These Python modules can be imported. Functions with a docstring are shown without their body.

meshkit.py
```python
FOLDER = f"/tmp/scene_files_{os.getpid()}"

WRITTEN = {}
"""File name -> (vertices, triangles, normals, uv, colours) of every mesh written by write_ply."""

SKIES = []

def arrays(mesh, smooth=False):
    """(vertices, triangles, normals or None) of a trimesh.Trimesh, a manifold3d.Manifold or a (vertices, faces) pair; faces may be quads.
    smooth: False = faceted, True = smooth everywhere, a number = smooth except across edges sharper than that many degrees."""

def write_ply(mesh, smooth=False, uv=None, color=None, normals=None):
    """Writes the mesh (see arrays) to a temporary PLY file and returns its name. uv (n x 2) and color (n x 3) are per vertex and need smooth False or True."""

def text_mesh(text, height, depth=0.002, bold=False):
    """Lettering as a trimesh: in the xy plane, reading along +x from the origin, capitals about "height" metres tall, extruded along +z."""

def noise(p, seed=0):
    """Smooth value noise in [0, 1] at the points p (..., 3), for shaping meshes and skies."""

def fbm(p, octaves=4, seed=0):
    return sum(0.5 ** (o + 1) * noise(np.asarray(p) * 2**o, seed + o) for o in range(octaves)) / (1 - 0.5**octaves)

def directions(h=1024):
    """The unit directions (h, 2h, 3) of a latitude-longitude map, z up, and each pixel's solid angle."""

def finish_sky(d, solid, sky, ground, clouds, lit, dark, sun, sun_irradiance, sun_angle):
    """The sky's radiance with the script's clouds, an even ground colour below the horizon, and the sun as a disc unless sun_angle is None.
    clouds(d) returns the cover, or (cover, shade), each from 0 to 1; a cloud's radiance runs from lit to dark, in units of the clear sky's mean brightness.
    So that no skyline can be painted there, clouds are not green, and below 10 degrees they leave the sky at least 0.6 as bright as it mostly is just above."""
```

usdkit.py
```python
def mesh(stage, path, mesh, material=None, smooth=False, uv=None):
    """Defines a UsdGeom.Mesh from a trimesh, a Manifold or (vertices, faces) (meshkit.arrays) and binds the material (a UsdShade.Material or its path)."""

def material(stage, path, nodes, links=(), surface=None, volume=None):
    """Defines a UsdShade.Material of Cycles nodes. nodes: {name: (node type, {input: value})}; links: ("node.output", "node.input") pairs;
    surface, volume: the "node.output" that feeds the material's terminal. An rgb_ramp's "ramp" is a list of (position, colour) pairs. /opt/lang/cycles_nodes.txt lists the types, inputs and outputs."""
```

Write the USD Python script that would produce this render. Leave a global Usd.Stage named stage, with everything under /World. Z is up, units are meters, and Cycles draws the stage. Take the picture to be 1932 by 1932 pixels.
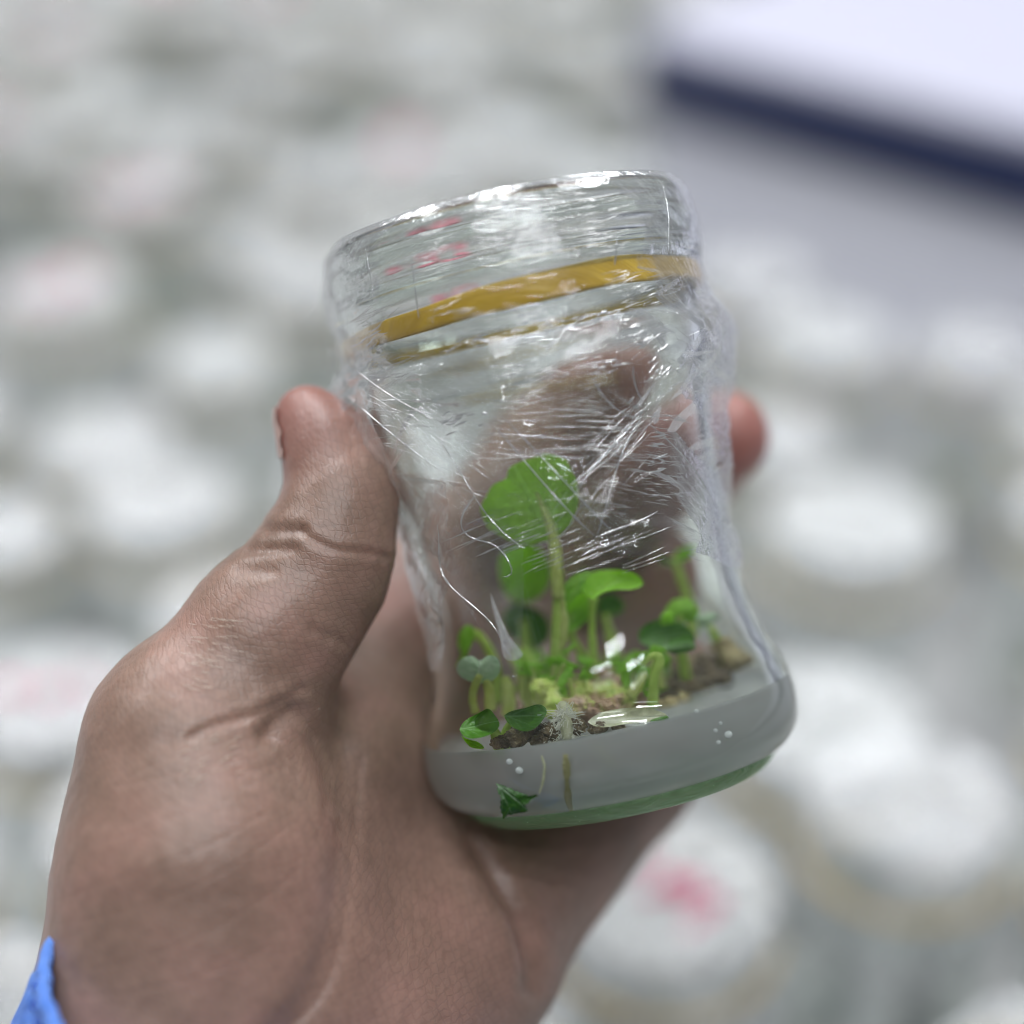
import math, random
import numpy as np, trimesh, usdkit
from scipy.spatial import Delaunay
from scipy.interpolate import LinearNDInterpolator
from meshkit import fbm
from pxr import Usd, UsdGeom, UsdLux, UsdShade, Gf, Sdf, Vt

stage = Usd.Stage.CreateInMemory()
UsdGeom.SetStageUpAxis(stage, 'Z')
UsdGeom.Xform.Define(stage, '/World')
rng = np.random.default_rng(7)

# ------------------------------------------------------------------ camera
PITCH, CAM_Z, DIST, FPX = math.radians(33), 0.432, 0.29, 3230.0      # FPX: focal length for a picture 1932 wide
C = np.array([0, 0, CAM_Z])
RIGHT = np.array([1.0, 0, 0])
FWD = np.array([0, math.cos(PITCH), -math.sin(PITCH)])
UP = np.array([0, math.sin(PITCH), math.cos(PITCH)])
FOCAL = 50.0
cam = UsdGeom.Camera.Define(stage, '/World/camera')
M4 = Gf.Matrix4d(*RIGHT, 0, *UP, 0, *(-FWD), 0, *C, 1)
cam.AddTransformOp().Set(M4)
cam.CreateFocalLengthAttr(FOCAL)
cam.CreateHorizontalApertureAttr(FOCAL * 1932 / FPX)
cam.CreateVerticalApertureAttr(FOCAL * 1932 / FPX)
cam.CreateClippingRangeAttr((0.02, 100))
LENS = 0.018                                                          # opening in metres
cam.CreateFStopAttr(FOCAL / (LENS * 1000))
cam.CreateFocusDistanceAttr(0.268)
cam.CreateExposureAttr(0.08)

# ------------------------------------------------------------------ light: a room with tube lamps under the ceiling
dome = UsdLux.DomeLight.Define(stage, '/World/room_light')
dome.CreateIntensityAttr(1.0)
looks = '/World/Looks'
UsdGeom.Scope.Define(stage, looks)
dm = usdkit.material(stage, looks + '/room', {
    'tc': ('texture_coordinate', {}), 'd': ('vector_math', {'math_type': 'dot_product', 'vector2': (0, .55, .835)}),
    'm': ('map_range', {'from_min': -1.0, 'from_max': 1.0, 'to_min': 0.0, 'to_max': 1.0}),
    'r': ('rgb_ramp', {'ramp': [(0.0, (.13, .13, .135)), (.35, (.21, .212, .22)), (.62, (.40, .41, .44)), (1.0, (.66, .68, .72))]}),
    'b': ('background_shader', {'strength': 0.37})},
    [('tc.generated', 'd.vector1'), ('d.value', 'm.value'), ('m.result', 'r.fac'), ('r.color', 'b.color')], surface='b.background')
UsdShade.MaterialBindingAPI.Apply(dome.GetPrim()).Bind(dm)
def lamp(name, loc, w, h, inten, color):
    l = UsdLux.RectLight.Define(stage, '/World/' + name)
    l.CreateWidthAttr(w); l.CreateHeightAttr(h); l.CreateIntensityAttr(inten); l.CreateColorAttr(Gf.Vec3f(*color))
    l.AddTranslateOp().Set(Gf.Vec3d(*loc))
    return l
lamp('ceiling_lamp', (-0.35, 1.15, 1.75), 0.30, 1.5, 13.5, (.96, .98, 1.0))
lamp('ceiling_lamp_001', (0.75, 1.25, 1.75), 0.30, 1.5, 13.5, (.96, .98, 1.0))
lamp('ceiling_lamp_002', (-1.35, 1.25, 1.75), 0.30, 1.5, 12.0, (.97, .98, 1.0))
for i_, (lx, ly) in enumerate([(0.15, -0.10), (-0.45, -0.32), (0.55, -0.55), (-0.15, -0.80), (0.35, -1.08)]):
    lamp('tube_lamp_%03d' % i_, (lx, ly, 1.92), 0.50, 0.028, 95.0, (.92, .96, 1.0))
lamp('ceiling_lamp_005', (-0.9, 2.7, 1.80), 0.20, 1.5, 5.0, (.97, .98, 1.0))
lamp('ceiling_lamp_006', (0.4, 2.9, 1.80), 0.20, 1.5, 5.0, (.97, .98, 1.0))

# ------------------------------------------------------------------ helpers
def HW(p):                                       # held frame (x right, y up, z towards the viewer, origin 0.29 m ahead) -> world
    p = np.asarray(p, float)
    return C + FWD * DIST + p[..., 0:1] * RIGHT + p[..., 1:2] * UP - p[..., 2:3] * FWD
def P(px, py, z=0.0):                            # measured on the photograph (1932 wide) at depth z -> held frame
    d = DIST - z
    return np.array([(px - 966) / FPX * d, (966 - py) / FPX * d, z])
def toPX(h):
    d = DIST - h[..., 2]
    return np.stack([966 + h[..., 0] / d * FPX, 966 - h[..., 1] / d * FPX], -1)
TILT = math.radians(12)
JX = np.array([math.cos(TILT), math.sin(TILT), 0])       # jar frame: x across, y up its axis, z towards viewer
JY = np.array([-math.sin(TILT), math.cos(TILT), 0])
JO = JX * 0.0086
def JH(p):
    p = np.asarray(p, float)
    return JO + p[..., 0:1] * JX + p[..., 1:2] * JY + p[..., 2:3] * np.array([0, 0, 1.0])
def HJ(h):
    q = np.asarray(h, float) - JO
    return np.stack([q @ JX, q @ JY, q[..., 2]], -1)
def JW(p): return HW(JH(p))

used = {}
def numbered(path):
    n = used.get(path, -1) + 1
    used[path] = n
    return path if n == 0 else '%s_%03d' % (path, n)
def setd(prim, label=None, cat=None, group=None, kind=None):
    for k, v in (('label', label), ('category', cat), ('group', group), ('kind', kind)):
        if v: prim.SetCustomDataByKey(k, v)
    return prim
ORIG = {}
def thing(name, label, cat, base=(0, 0, 0), group=None, root='/World/'):
    path = numbered(root + name)
    x = UsdGeom.Xform.Define(stage, path)
    x.AddTranslateOp().Set(Gf.Vec3d(*map(float, base)))
    ORIG[path] = np.asarray(base, float)
    setd(x.GetPrim(), label, cat, group)
    return path
def origin(path):
    while path not in ORIG and path != '/World': path = path.rsplit('/', 1)[0]
    return ORIG.get(path, np.zeros(3))
def obj(name, mesh, mat, parent='/World', smooth=True, label=None, cat=None, group=None, kind=None, solid=False):
    v, f = (mesh.vertices, mesh.faces) if hasattr(mesh, 'vertices') else mesh
    v = np.asarray(v, float) - origin(parent); f = np.asarray(f)
    if solid:
        q = v - v.mean(0)
        if np.einsum('ij,ij->i', q[f[:, 0]], np.cross(q[f[:, 1]], q[f[:, 2]])).sum() < 0: f = f[:, ::-1]
    path = numbered(parent + '/' + name)
    m = usdkit.mesh(stage, path, trimesh.Trimesh(v, np.asarray(f), process=False) if np.asarray(f).shape[1] == 3 else (v, f), mat, smooth=smooth)
    if name == 'leaf_blade' and VEIN and VEIN[-1][0] == len(v):
        UsdGeom.PrimvarsAPI(m.GetPrim()).CreatePrimvar('vein', Sdf.ValueTypeNames.FloatArray, 'vertex').Set(Vt.FloatArray.FromNumpy(VEIN[-1][1].astype(np.float32)))
    setd(m.GetPrim(), label, cat, group, kind)
    return path
def cat_meshes(ms):
    vs, fs, n = [], [], 0
    for v, f in ms:
        vs.append(np.asarray(v)); fs.append(np.asarray(f) + n); n += len(v)
    return np.vstack(vs), np.vstack(fs)
def quads(nu, nv, wrap_u=False):
    i = np.arange(nu if wrap_u else nu - 1); j = np.arange(nv - 1)
    I, J = np.meshgrid(i, j, indexing='ij')
    a = I * nv + J; b = ((I + 1) % nu) * nv + J; c = ((I + 1) % nu) * nv + J + 1; d = I * nv + J + 1
    a, b, c, d = (x.ravel() for x in (a, b, c, d))
    return np.vstack([np.stack([a, b, c], 1), np.stack([a, c, d], 1)])
def spline(pts, n):
    pts = np.asarray(pts, float)
    if len(pts) < 3:
        t = np.linspace(0, 1, n)[:, None]; return pts[0] * (1 - t) + pts[-1] * t
    from scipy.interpolate import CubicSpline
    s = np.r_[0, np.cumsum(np.maximum(np.linalg.norm(np.diff(pts[:, :3], axis=0), axis=1), 1e-9))]
    return CubicSpline(s, pts)(np.linspace(0, s[-1], n))
def tube(pts, radii, sides=10, n=24, cap=True, flat=1.0):
    """A tapered tube through points (held or jar frame, before any transform); radii per point."""
    q = np.hstack([np.asarray(pts, float), np.broadcast_to(np.asarray(radii, float), (len(pts),))[:, None]])
    q = spline(q, n)
    p, r = q[:, :3], np.maximum(q[:, 3], 1e-5)
    t = np.gradient(p, axis=0); t /= np.linalg.norm(t, axis=1, keepdims=True) + 1e-12
    ref = np.array([0, 0, 1.0]) if abs(t[:, 2]).mean() < .85 else np.array([1.0, 0, 0])
    a = np.cross(t, ref); a /= np.linalg.norm(a, axis=1, keepdims=True) + 1e-12
    b = np.cross(t, a)
    ang = np.arange(sides) * 2 * np.pi / sides
    v = p[:, None] + r[:, None, None] * (np.cos(ang)[None, :, None] * a[:, None] + flat * np.sin(ang)[None, :, None] * b[:, None])
    v = v.reshape(-1, 3)
    i, j = np.meshgrid(np.arange(n - 1), np.arange(sides), indexing='ij')
    A = (i * sides + j).ravel(); B = (i * sides + (j + 1) % sides).ravel()
    f = np.vstack([np.stack([A, B, B + sides], 1), np.stack([A, B + sides, A + sides], 1)])
    if cap:
        v = np.vstack([v, p[0] - t[0] * r[0] * .5, p[-1] + t[-1] * r[-1] * .5]); k = n * sides
        js = np.arange(sides)
        f = np.vstack([f, np.stack([np.full(sides, k), (js + 1) % sides, js], 1),
                       np.stack([np.full(sides, k + 1), (n - 1) * sides + js, (n - 1) * sides + (js + 1) % sides], 1)])
    return v, f
def revolve(profile, segs=96):
    """profile: (y, r) list, revolved about the jar's y axis; closed where r = 0."""
    pr = np.asarray(profile, float)
    th = np.arange(segs) * 2 * np.pi / segs
    v = np.stack([pr[None, :, 1] * np.sin(th)[:, None], np.broadcast_to(pr[None, :, 0], (segs, len(pr))), pr[None, :, 1] * np.cos(th)[:, None]], -1).reshape(-1, 3)
    return v, quads(segs, len(pr), True)[:, ::-1]
def smooth_profile(pr, n):
    from scipy.interpolate import PchipInterpolator
    pr = np.asarray(pr, float)
    s = np.r_[0, np.cumsum(np.linalg.norm(np.diff(pr, axis=0), axis=1))]
    return PchipInterpolator(s, pr)(np.linspace(0, s[-1], n))
def mat(name, nodes, links=(), surface='p.BSDF', volume=None):
    return usdkit.material(stage, looks + '/' + name, nodes, links, surface=surface, volume=volume)
def plain(name, col, rough=.5, **kw):
    return mat(name, {'p': ('principled_bsdf', {'base_color': col, 'roughness': rough, **kw})})

# ------------------------------------------------------------------ materials
def noisy(name, cols, scale, rough=.5, bump=0.0, bscale=None, detail=4.0, stretch=(1, 1, 1), **kw):
    n = {'g': ('texture_coordinate', {}), 'mp': ('mapping', {'scale': stretch}), 'n': ('noise_texture', {'scale': scale, 'detail': detail, 'roughness': .6}),
         'r': ('rgb_ramp', {'ramp': cols}), 'p': ('principled_bsdf', {'roughness': rough, **kw})}
    l = [('g.object', 'mp.vector'), ('mp.vector', 'n.vector'), ('n.fac', 'r.fac'), ('r.color', 'p.base_color')]
    if bump:
        n['n2'] = ('noise_texture', {'scale': bscale or scale * 3, 'detail': 3.0})
        n['b'] = ('bump', {'strength': 1.0, 'distance': bump})
        l += [('mp.vector', 'n2.vector'), ('n2.fac', 'b.height'), ('b.normal', 'p.normal')]
    return mat(name, n, l)
def leafmat(name, lo, hi, trans, scale=900, rough=.32, t=.45):
    n = {'g': ('texture_coordinate', {}), 'n': ('noise_texture', {'scale': scale, 'detail': 5.0}), 'r': ('rgb_ramp', {'ramp': [(.3, lo), (.7, hi)]}),
         'vo': ('voronoi_texture', {'scale': scale * .9, 'feature': 'distance_to_edge'}), 'b': ('bump', {'strength': .6, 'distance': .0006}),
         'p': ('principled_bsdf', {'roughness': rough, 'specular_ior_level': .5}), 't': ('translucent_bsdf', {'color': trans}), 'm': ('mix_closure', {'fac': t}), 'va': ('attribute', {'attribute': 'vein'}), 'vf': ('math', {'math_type': 'multiply', 'value2': .85}), 'vm': ('mix_color', {'b': tuple(min(1, h * 1.25 + .16) for h in hi)})}
    return mat(name, n, [('va.fac', 'vf.value1'), ('vf.value', 'vm.fac'), ('r.color', 'vm.a'), ('vm.result', 'p.base_color'), ('g.object', 'n.vector'), ('g.object', 'vo.vector'), ('n.fac', 'r.fac'), ('vo.distance', 'b.height'), ('b.normal', 'p.normal'),
                         ('p.BSDF', 'm.closure1'), ('t.BSDF', 'm.closure2')], surface='m.closure')
GREEN = leafmat('leaf_green', (.22, .44, .04), (.36, .60, .09), (.60, .95, .12), t=.52)
BRIGHT = leafmat('leaf_bright', (.30, .58, .03), (.42, .74, .07), (.65, .98, .06), t=.6)
DARK = leafmat('leaf_dark', (.06, .19, .02), (.12, .30, .04), (.22, .50, .05), t=.4, rough=.2)
TALL = leafmat('leaf_tall', (.27, .48, .07), (.42, .64, .13), (.62, .92, .18), t=.5)
PALE = leafmat('leaf_pale', (.52, .70, .48), (.70, .84, .64), (.55, .8, .5), t=.35)
CREAM = leafmat('leaf_cream', (.56, .56, .36), (.76, .75, .56), (.7, .75, .5), t=.3, rough=.6)
STEM = leafmat('stem_green', (.42, .58, .10), (.62, .74, .24), (.7, .9, .2), t=.4, scale=500)
STEMY = leafmat('stem_yellow', (.55, .62, .18), (.75, .78, .36), (.8, .9, .3), t=.4, scale=500)
ROOT = leafmat('root_pale', (.45, .42, .20), (.60, .55, .30), (.5, .5, .25), t=.35)
CALLUS = noisy('callus', [(.25, (.16, .32, .05)), (.42, (.56, .64, .16)), (.55, (.56, .42, .24)), (.68, (.66, .46, .36)), (.8, (.78, .74, .42))], 330, .28, .0006, 1500)
BROWNC = noisy('callus_brown', [(.3, (.05, .04, .025)), (.5, (.16, .12, .07)), (.7, (.34, .26, .14))], 350, .4, .0006, 1500)
FUZZ = plain('root_hair', (.80, .80, .70), .5)
GLASS = mat('jar_glass', {'g': ('glass_bsdf', {'color': (.99, .994, .992), 'roughness': 0.0, 'IOR': 1.5}), 'v': ('absorption_volume', {'color': (.52, .87, .56), 'density': 24.0})}, surface='g.BSDF', volume='v.volume')
AGAR = mat('agar_gel', {
    'g': ('glass_bsdf', {'color': (.93, .95, .95), 'IOR': 1.33, 'roughness': .03}), 'd': ('diffuse_bsdf', {'color': (.92, .92, .93)}), 't': ('translucent_bsdf', {'color': (.97, .97, .98)}),
    'a': ('mix_closure', {'fac': .5}), 'm': ('mix_closure', {'fac': .54})},
    [('d.BSDF', 'a.closure1'), ('t.BSDF', 'a.closure2'), ('g.BSDF', 'm.closure1'), ('a.closure', 'm.closure2')], surface='m.closure')
def filmmat(name, haze, base=.10, streak=(1, 1, 1), scale=260, gl=.04, bd=.0003):
    """Clear cling film: mostly see-through; what is not is gloss, with whitish stretch marks."""
    n = {'g': ('texture_coordinate', {}), 'mp': ('mapping', {'scale': streak, 'rotation': (0, 0, .12)}), 'n': ('noise_texture', {'scale': scale, 'detail': 5.0, 'roughness': .65}),
         'n2': ('noise_texture', {'scale': scale * 2.2, 'detail': 3.0}),
         'mr': ('map_range', {'from_min': .42, 'from_max': .75, 'to_min': haze * .4, 'to_max': haze * 1.6, 'clamp': True}), 'b': ('bump', {'strength': 1.0, 'distance': bd}),
         'f': ('fresnel', {'IOR': 1.35}), 'fa': ('math', {'math_type': 'multiply_add', 'value2': .5, 'value3': base, 'use_clamp': True}),
         'gl': ('glossy_bsdf', {'color': (.97, .98, 1), 'roughness': gl}), 'd': ('diffuse_bsdf', {'color': (.86, .88, .88)}), 't': ('translucent_bsdf', {'color': (.86, .88, .88)}),
         'dt': ('mix_closure', {'fac': .5}), 's': ('mix_closure', {}), 'tr': ('transparent_bsdf', {'color': (.988, .988, .988)}), 'm': ('mix_closure', {})}
    l = [('g.object', 'mp.vector'), ('mp.vector', 'n.vector'), ('mp.vector', 'n2.vector'), ('n2.fac', 'b.height'), ('b.normal', 'f.normal'), ('b.normal', 'gl.normal'), ('n.fac', 'mr.value'),
         ('f.fac', 'fa.value1'), ('fa.value', 'm.fac'), ('mr.result', 's.fac'), ('d.BSDF', 'dt.closure1'), ('t.BSDF', 'dt.closure2'), ('gl.BSDF', 's.closure1'), ('dt.closure', 's.closure2'),
         ('tr.BSDF', 'm.closure1'), ('s.closure', 'm.closure2')]
    l = [x for x in l if x != ('b.normal', 'f.normal')]
    return mat(name, n, l, surface='m.closure')
FILM = filmmat('cling_film', .30, .09, (.35, 2.6, 1), 300)
CREASE = mat('film_crease', {'gl': ('glossy_bsdf', {'color': (1, 1, 1), 'roughness': .12}), 'd': ('translucent_bsdf', {'color': (.9, .92, .92)}), 'm': ('mix_closure', {'fac': .28}),
                             'tr': ('transparent_bsdf', {'color': (1, 1, 1)}), 'o': ('mix_closure', {'fac': .72})},
             [('gl.BSDF', 'm.closure1'), ('d.BSDF', 'm.closure2'), ('tr.BSDF', 'o.closure1'), ('m.closure', 'o.closure2')], surface='o.closure')
RUBBER = noisy('rubber_yellow', [(.3, (.44, .27, .012)), (.7, (.66, .44, .04))], 300, .35, .0002, 1200, stretch=(.15, 1, .15))
INK = plain('red_ink', (.72, .22, .28), .4)
# skin
skin_nodes = {
    'g': ('texture_coordinate', {}), 'n': ('noise_texture', {'scale': 70, 'detail': 4.0}), 'n2': ('noise_texture', {'scale': 600, 'detail': 3.0}),
    'r': ('rgb_ramp', {'ramp': [(.3, (.225, .145, .108)), (.5, (.292, .186, .141)), (.7, (.355, .212, .167))]}),
    'r2': ('rgb_ramp', {'ramp': [(.35, (.86, .86, .86)), (.65, (1.08, 1.08, 1.08))]}), 'mx': ('mix_color', {'blend_type': 'multiply', 'fac': .6}),
    'at': ('attribute', {'attribute': 'redness'}), 'mr': ('mix_color', {'blend_type': 'mix', 'b': (.40, .15, .135)}),
    'v1': ('noise_texture', {'scale': 1500, 'detail': 3.0, 'roughness': .65}),
    'q1': ('mapping', {'rotation': (0, .38, 0)}), 'q2': ('mapping', {'rotation': (0, -.25, 0)}),
    'w1': ('wave_texture', {'scale': 330, 'bands_direction': 'x', 'distortion': 5.0, 'detail': 3.0, 'detail_scale': 1.5}), 'w2': ('wave_texture', {'scale': 390, 'bands_direction': 'z', 'distortion': 5.0, 'detail': 3.0, 'detail_scale': 1.5}),
    'l1': ('map_range', {'from_min': 0.0, 'from_max': .22, 'to_min': 0.0, 'to_max': 1.0, 'clamp': True}), 'l2': ('map_range', {'from_min': 0.0, 'from_max': .22, 'to_min': 0.0, 'to_max': 1.0, 'clamp': True}),
    'lm': ('math', {'math_type': 'multiply'}), 'lc': ('map_range', {'from_min': 0.0, 'from_max': 1.0, 'to_min': .90, 'to_max': 1.0}), 'lx': ('vector_math', {'math_type': 'scale'}),
    'a': ('math', {'math_type': 'multiply_add', 'value2': .45}), 'b': ('bump', {'strength': .6, 'distance': .00008}),
    'p': ('principled_bsdf', {'roughness': .34, 'specular_ior_level': .5, 'subsurface_weight': .16, 'subsurface_scale': .003, 'subsurface_radius': (1, .35, .2)})}
SKIN = mat('skin', skin_nodes, [('g.object', 'n.vector'), ('g.object', 'n2.vector'), ('n.fac', 'r.fac'), ('n2.fac', 'r2.fac'), ('r.color', 'mx.a'), ('r2.color', 'mx.b'), ('mx.result', 'mr.a'),
    ('at.fac', 'mr.fac'), ('mr.result', 'lx.vector1'), ('lc.result', 'lx.scale'), ('lx.vector', 'p.base_color'), ('g.object', 'q1.vector'), ('g.object', 'q2.vector'), ('q1.vector', 'w1.vector'), ('q2.vector', 'w2.vector'),
    ('w1.fac', 'l1.value'), ('w2.fac', 'l2.value'), ('l1.result', 'lm.value1'), ('l2.result', 'lm.value2'), ('lm.value', 'lc.value'), ('g.object', 'v1.vector'), ('lm.value', 'a.value1'), ('v1.fac', 'a.value3'), ('a.value', 'b.height'), ('b.normal', 'p.normal')])
NAIL = plain('nail', (.50, .32, .27), .25)
HAIR = plain('fine_hair', (.75, .66, .55), .35)
CLOTH = mat('blue_cloth', {'g': ('texture_coordinate', {}), 'w': ('wave_texture', {'scale': 900, 'bands_direction': 'x', 'distortion': 1.5, 'detail': 2.0}), 'w2': ('wave_texture', {'scale': 900, 'bands_direction': 'y', 'distortion': 1.5}),
    'n': ('noise_texture', {'scale': 160, 'detail': 4.0}), 'r': ('rgb_ramp', {'ramp': [(.3, (.08, .24, .80)), (.7, (.15, .36, .95))]}), 'ad': ('math', {'math_type': 'add'}), 'b': ('bump', {'strength': .6, 'distance': .0002}),
    'p': ('principled_bsdf', {'roughness': .8, 'sheen_weight': .2})},
    [('g.object', 'w.vector'), ('g.object', 'w2.vector'), ('g.object', 'n.vector'), ('n.fac', 'r.fac'), ('r.color', 'p.base_color'), ('w.fac', 'ad.value1'), ('w2.fac', 'ad.value2'), ('ad.value', 'b.height'), ('b.normal', 'p.normal')])
THREAD = plain('blue_thread', (.02, .07, .40), .7)
BGLASS = mat('far_glass', {'f': ('fresnel', {'IOR': 1.5}), 'fa': ('math', {'math_type': 'multiply_add', 'value2': 1.6, 'value3': .06, 'use_clamp': True}), 'gl': ('glossy_bsdf', {'color': (.95, 1, .98), 'roughness': .05}),
    'tr': ('transparent_bsdf', {'color': (.935, .93, .93)}), 'm': ('mix_closure', {})}, [('f.fac', 'fa.value1'), ('fa.value', 'm.fac'), ('tr.BSDF', 'm.closure1'), ('gl.BSDF', 'm.closure2')], surface='m.closure')
BFILM = filmmat('far_film', .6, .15, (1, 1, 1), 110, gl=.13, bd=.0022)
BFILM2 = filmmat('far_film_milky', 1.1, .31, (1, 1, 1), 110, gl=.16, bd=.0022)
BAGAR = plain('far_agar', (.52, .51, .49), .3, subsurface_weight=.0)
BBAND = plain('far_rubber', (.66, .50, .26), .5)
BPLANT = noisy('far_plant', [(.3, (.06, .14, .03)), (.6, (.16, .24, .07)), (.8, (.30, .26, .14))], 120, .5)
PINK = plain('pink_ink', (.80, .10, .26), .5)
TABLE = noisy('table_white', [(.3, (.30, .30, .30)), (.7, (.38, .38, .38))], 6, .45)
WHITE = plain('white_plastic', (.53, .53, .63), .35)
NAVY = plain('navy_plastic', (.012, .022, .085), .5)

# ------------------------------------------------------------------ setting: the bench top
tb = trimesh.creation.box((4.4, 3.2, .04)); tb.apply_translation((0, 1.25, -.02))
obj('bench_top', tb, TABLE, smooth=False, kind='structure', label='pale grey bench top crowded with jars')

# ------------------------------------------------------------------ jar shape
OUTER = [(-.0472, 0), (-.0472, .012), (-.0472, .0235), (-.0473, .0264), (-.0465, .0285), (-.0450, .0302), (-.0430, .0313), (-.0390, .0318), (-.0345, .0312), (-.0298, .0296), (-.0248, .0280), (-.0190, .0271), (-.0090, .0269),
         (.0020, .0273), (.0110, .0282), (.0185, .0292), (.0240, .0298), (.0268, .0294), (.0296, .0293), (.0330, .0296), (.0350, .0311), (.0364, .0315), (.0378, .0309), (.0394, .0308), (.0410, .0315), (.0424, .0315), (.0438, .0308), (.0462, .0306), (.0476, .0300), (.0482, .0290)]
INNER = [(.0480, .0282), (.0466, .0277), (.0380, .0277), (.0310, .0272), (.0240, .0277), (.0110, .0261), (.0020, .0252), (-.0090, .0247), (-.0190, .0249), (-.0248, .0257), (-.0298, .0271), (-.0345, .0287), (-.0390, .0294), (-.0412, .0291), (-.0428, .0281), (-.0437, .0262), (-.0441, .0225), (-.0440, .0180), (-.0436, .010), (-.0434, 0)]
def inner_r(y):
    a = np.array(INNER)[::-1]; return np.interp(y, a[:, 0], a[:, 1])
def outer_r(y):
    a = np.array(OUTER); return np.interp(y, a[5:, 0], a[5:, 1])
prof = np.vstack([smooth_profile(OUTER, 130), smooth_profile(INNER, 90)])
prof[0, 1] = prof[-1, 1] = 0
jar_base = JW(np.array([0, -.0505, 0]))
jar = thing('glass_jar', 'clear waisted glass jar held up in the hand, sealed with cling film', 'jar', jar_base)
v, f = revolve(prof, 160)
# hand-made unevenness of pressed glass
th = np.arctan2(v[:, 0], v[:, 2])
k = 1 + .004 * (fbm(np.stack([np.sin(th) * 2, v[:, 1] * 60, np.cos(th) * 2], -1) + 5, 3) - .5) * 2
v[:, [0, 2]] *= k[:, None]
rr_ = np.hypot(v[:, 0], v[:, 2])
floor_ = (np.abs(v[:, 1] + .0437) < .0016) & (rr_ < .0278)
v[:, 1] += np.where(floor_, .0012 * np.exp(-((rr_ - .0215) / .0045) ** 2) * (fbm(np.c_[np.sin(th) * 12, np.cos(th) * 12, rr_ * 500], 3, 61) - .5), 0)
obj('glass_wall', (JW(v), f), GLASS, jar, solid=True)

FOOT = mat('foot_glass', {'tc': ('texture_coordinate', {}), 'mp': ('mapping', {'scale': (1, 1, 4)}), 'n': ('noise_texture', {'scale': 240, 'detail': 4.0, 'distortion': .6}), 'bp': ('bump', {'strength': 1.0, 'distance': .0035}),
    'g': ('glass_bsdf', {'color': (.84, .97, .81), 'IOR': 1.5, 'roughness': .0}), 't': ('translucent_bsdf', {'color': (.66, .86, .58)}), 'm': ('mix_closure', {'fac': .07})},
    [('tc.object', 'mp.vector'), ('mp.vector', 'n.vector'), ('n.fac', 'bp.height'), ('bp.normal', 'g.normal'), ('g.BSDF', 'm.closure1'), ('t.BSDF', 'm.closure2')], surface='m.closure')
v, f = revolve(smooth_profile([(-.0484, 0), (-.0485, .010), (-.0490, .0155), (-.0500, .0190), (-.0505, .0212), (-.0503, .0230), (-.0497, .0246), (-.0487, .0259), (-.0478, .0264), (-.04745, .0260), (-.0474, .0245), (-.0474, .012), (-.0474, 0)], 80), 260)
th_ = np.arctan2(v[:, 0], v[:, 2]); r2_ = np.hypot(v[:, 0], v[:, 2])
v[:, 1] += np.where((v[:, 1] < -.0480) & (r2_ < .0215), .0006 * (fbm(np.c_[np.sin(th_) * 16, np.cos(th_) * 16, r2_ * 500], 3, 71) - .5), 0)
obj('glass_foot', (JW(v), f), FOOT, jar, solid=True, label='thick green foot of the jar')

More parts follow.
